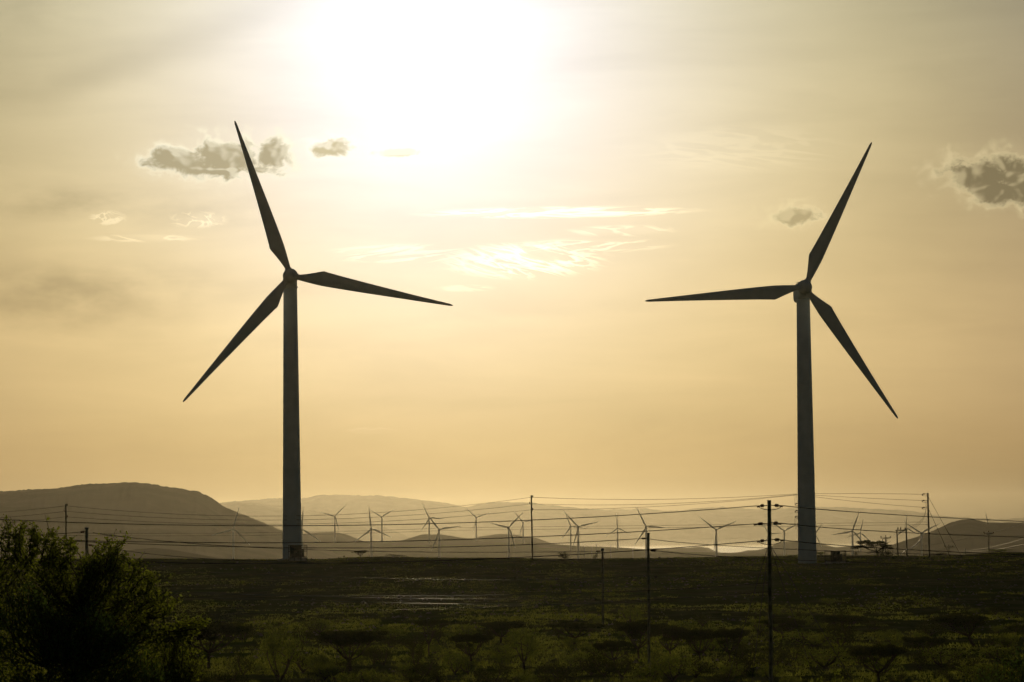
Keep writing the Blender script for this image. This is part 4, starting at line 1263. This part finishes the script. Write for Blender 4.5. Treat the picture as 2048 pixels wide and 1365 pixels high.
OUT1 = [(-260, 1109), (-60, 1099), (0, 1092), (60, 1094), (120, 1098), (160, 1108), (190, 1110), (212, 1104), (235, 1116), (258, 1158), (275, 1182), (290, 1206), (310, 1236), (345, 1252), (380, 1286), (405, 1296), (412, 1334), (420, 1394)]
PROUD = [(17, 1034, 6, 70), (28, 1062, 2, 60), (50, 1043, 8, 70), (44, 1066, 6, 60), (68, 1046, 4, 66), (80, 1058, 10, 66), (105, 1057, 14, 70), (112, 1078, 10, 60), (139, 1074, 16, 60), (150, 1082, 14, 50), (183, 1112, 14, 50), (200, 1082, 4, 66), (212, 1073, 2, 70),
         (208, 1096, 8, 50), (232, 1092, 14, 60), (243, 1078, 20, 66), (247, 1106, 14, 50), (266, 1120, 20, 46), (287, 1150, 30, 36), (305, 1148, 40, 40), (298, 1172, 30, 40), (334, 1174, 46, 46), (318, 1186, 40, 40), (352, 1196, 60, 40), (330, 1204, 40, 36), (372, 1240, 66, 24),
         (392, 1238, 70, 26), (408, 1240, 70, 24), (385, 1258, 60, 24), (-20, 1060, 0, 60), (-60, 1050, 0, 60)]
near_bush("thorn_bush", "big leafy thorn bush with sunlit yellow-green shoots at the left edge", "bush", OUT1, (-240, 405), 60, 40.0, 1.5, 620, 30, 0.038, "bush", 3, proud=PROUD, fill=14000)
OUT2 = [(-220, 1200), (0, 1190), (45, 1150), (60, 1165), (100, 1215), (150, 1230), (175, 1200), (215, 1215), (260, 1260), (300, 1300), (335, 1345), (345, 1400)]
near_bush("creeper_bush", "dull dark green creeper-covered bush in front of the thorn bush", "bush", OUT2, (-200, 340), 50, 36.0, 0.8, 420, 34, 0.036, "creeper", 4, low=1460, main=16, shoot=(0.3, 0.7), edge=0.8, fill=5000)
OUT3 = [(1925, 1385), (1950, 1350), (1968, 1325), (1985, 1330), (2005, 1300), (2020, 1312), (2038, 1290), (2060, 1300), (2200, 1310)]
near_bush("corner_bush", "dark leafy bush cut off by the bottom right corner", "bush", OUT3, (1935, 2180), 2070, 62.0, 1.6, 210, 26, 0.05, "creeper", 5, low=1470, main=10, shoot=(0.4, 0.9), edge=0.8)
OUT4 = [(1628, 1375), (1640, 1352), (1650, 1335), (1664, 1326), (1676, 1338), (1690, 1350), (1700, 1372)]
near_bush("sprig_shrub", "bright leafy sprigs poking up at the bottom edge right of the tallest pole", "shrub", OUT4, (1630, 1698), 1664, 92.0, 0.6, 36, 24, 0.085, "bush", 6, low=1420, main=6, shoot=(0.4, 0.9), edge=1.0)

# ------------------------------------------------------------------ haze
hm = bpy.data.materials.new("dusty_air")
hm.use_nodes = True
ht = hm.node_tree
ht.nodes.clear()
pv = ht.nodes.new("ShaderNodeVolumePrincipled")
pv.inputs["Color"].default_value = (0.375, 0.345, 0.262, 1)
pv.inputs["Density"].default_value = 1.5e-5
pv.inputs["Anisotropy"].default_value = 0.85
ho = ht.nodes.new("ShaderNodeOutputMaterial")
ht.links.new(pv.outputs[0], ho.inputs["Volume"])
b = MB()
b.box((0, 12500, 32.5), (44000, 27000, 345))
o = b.build("haze", hm)
tag(o, kind="stuff")
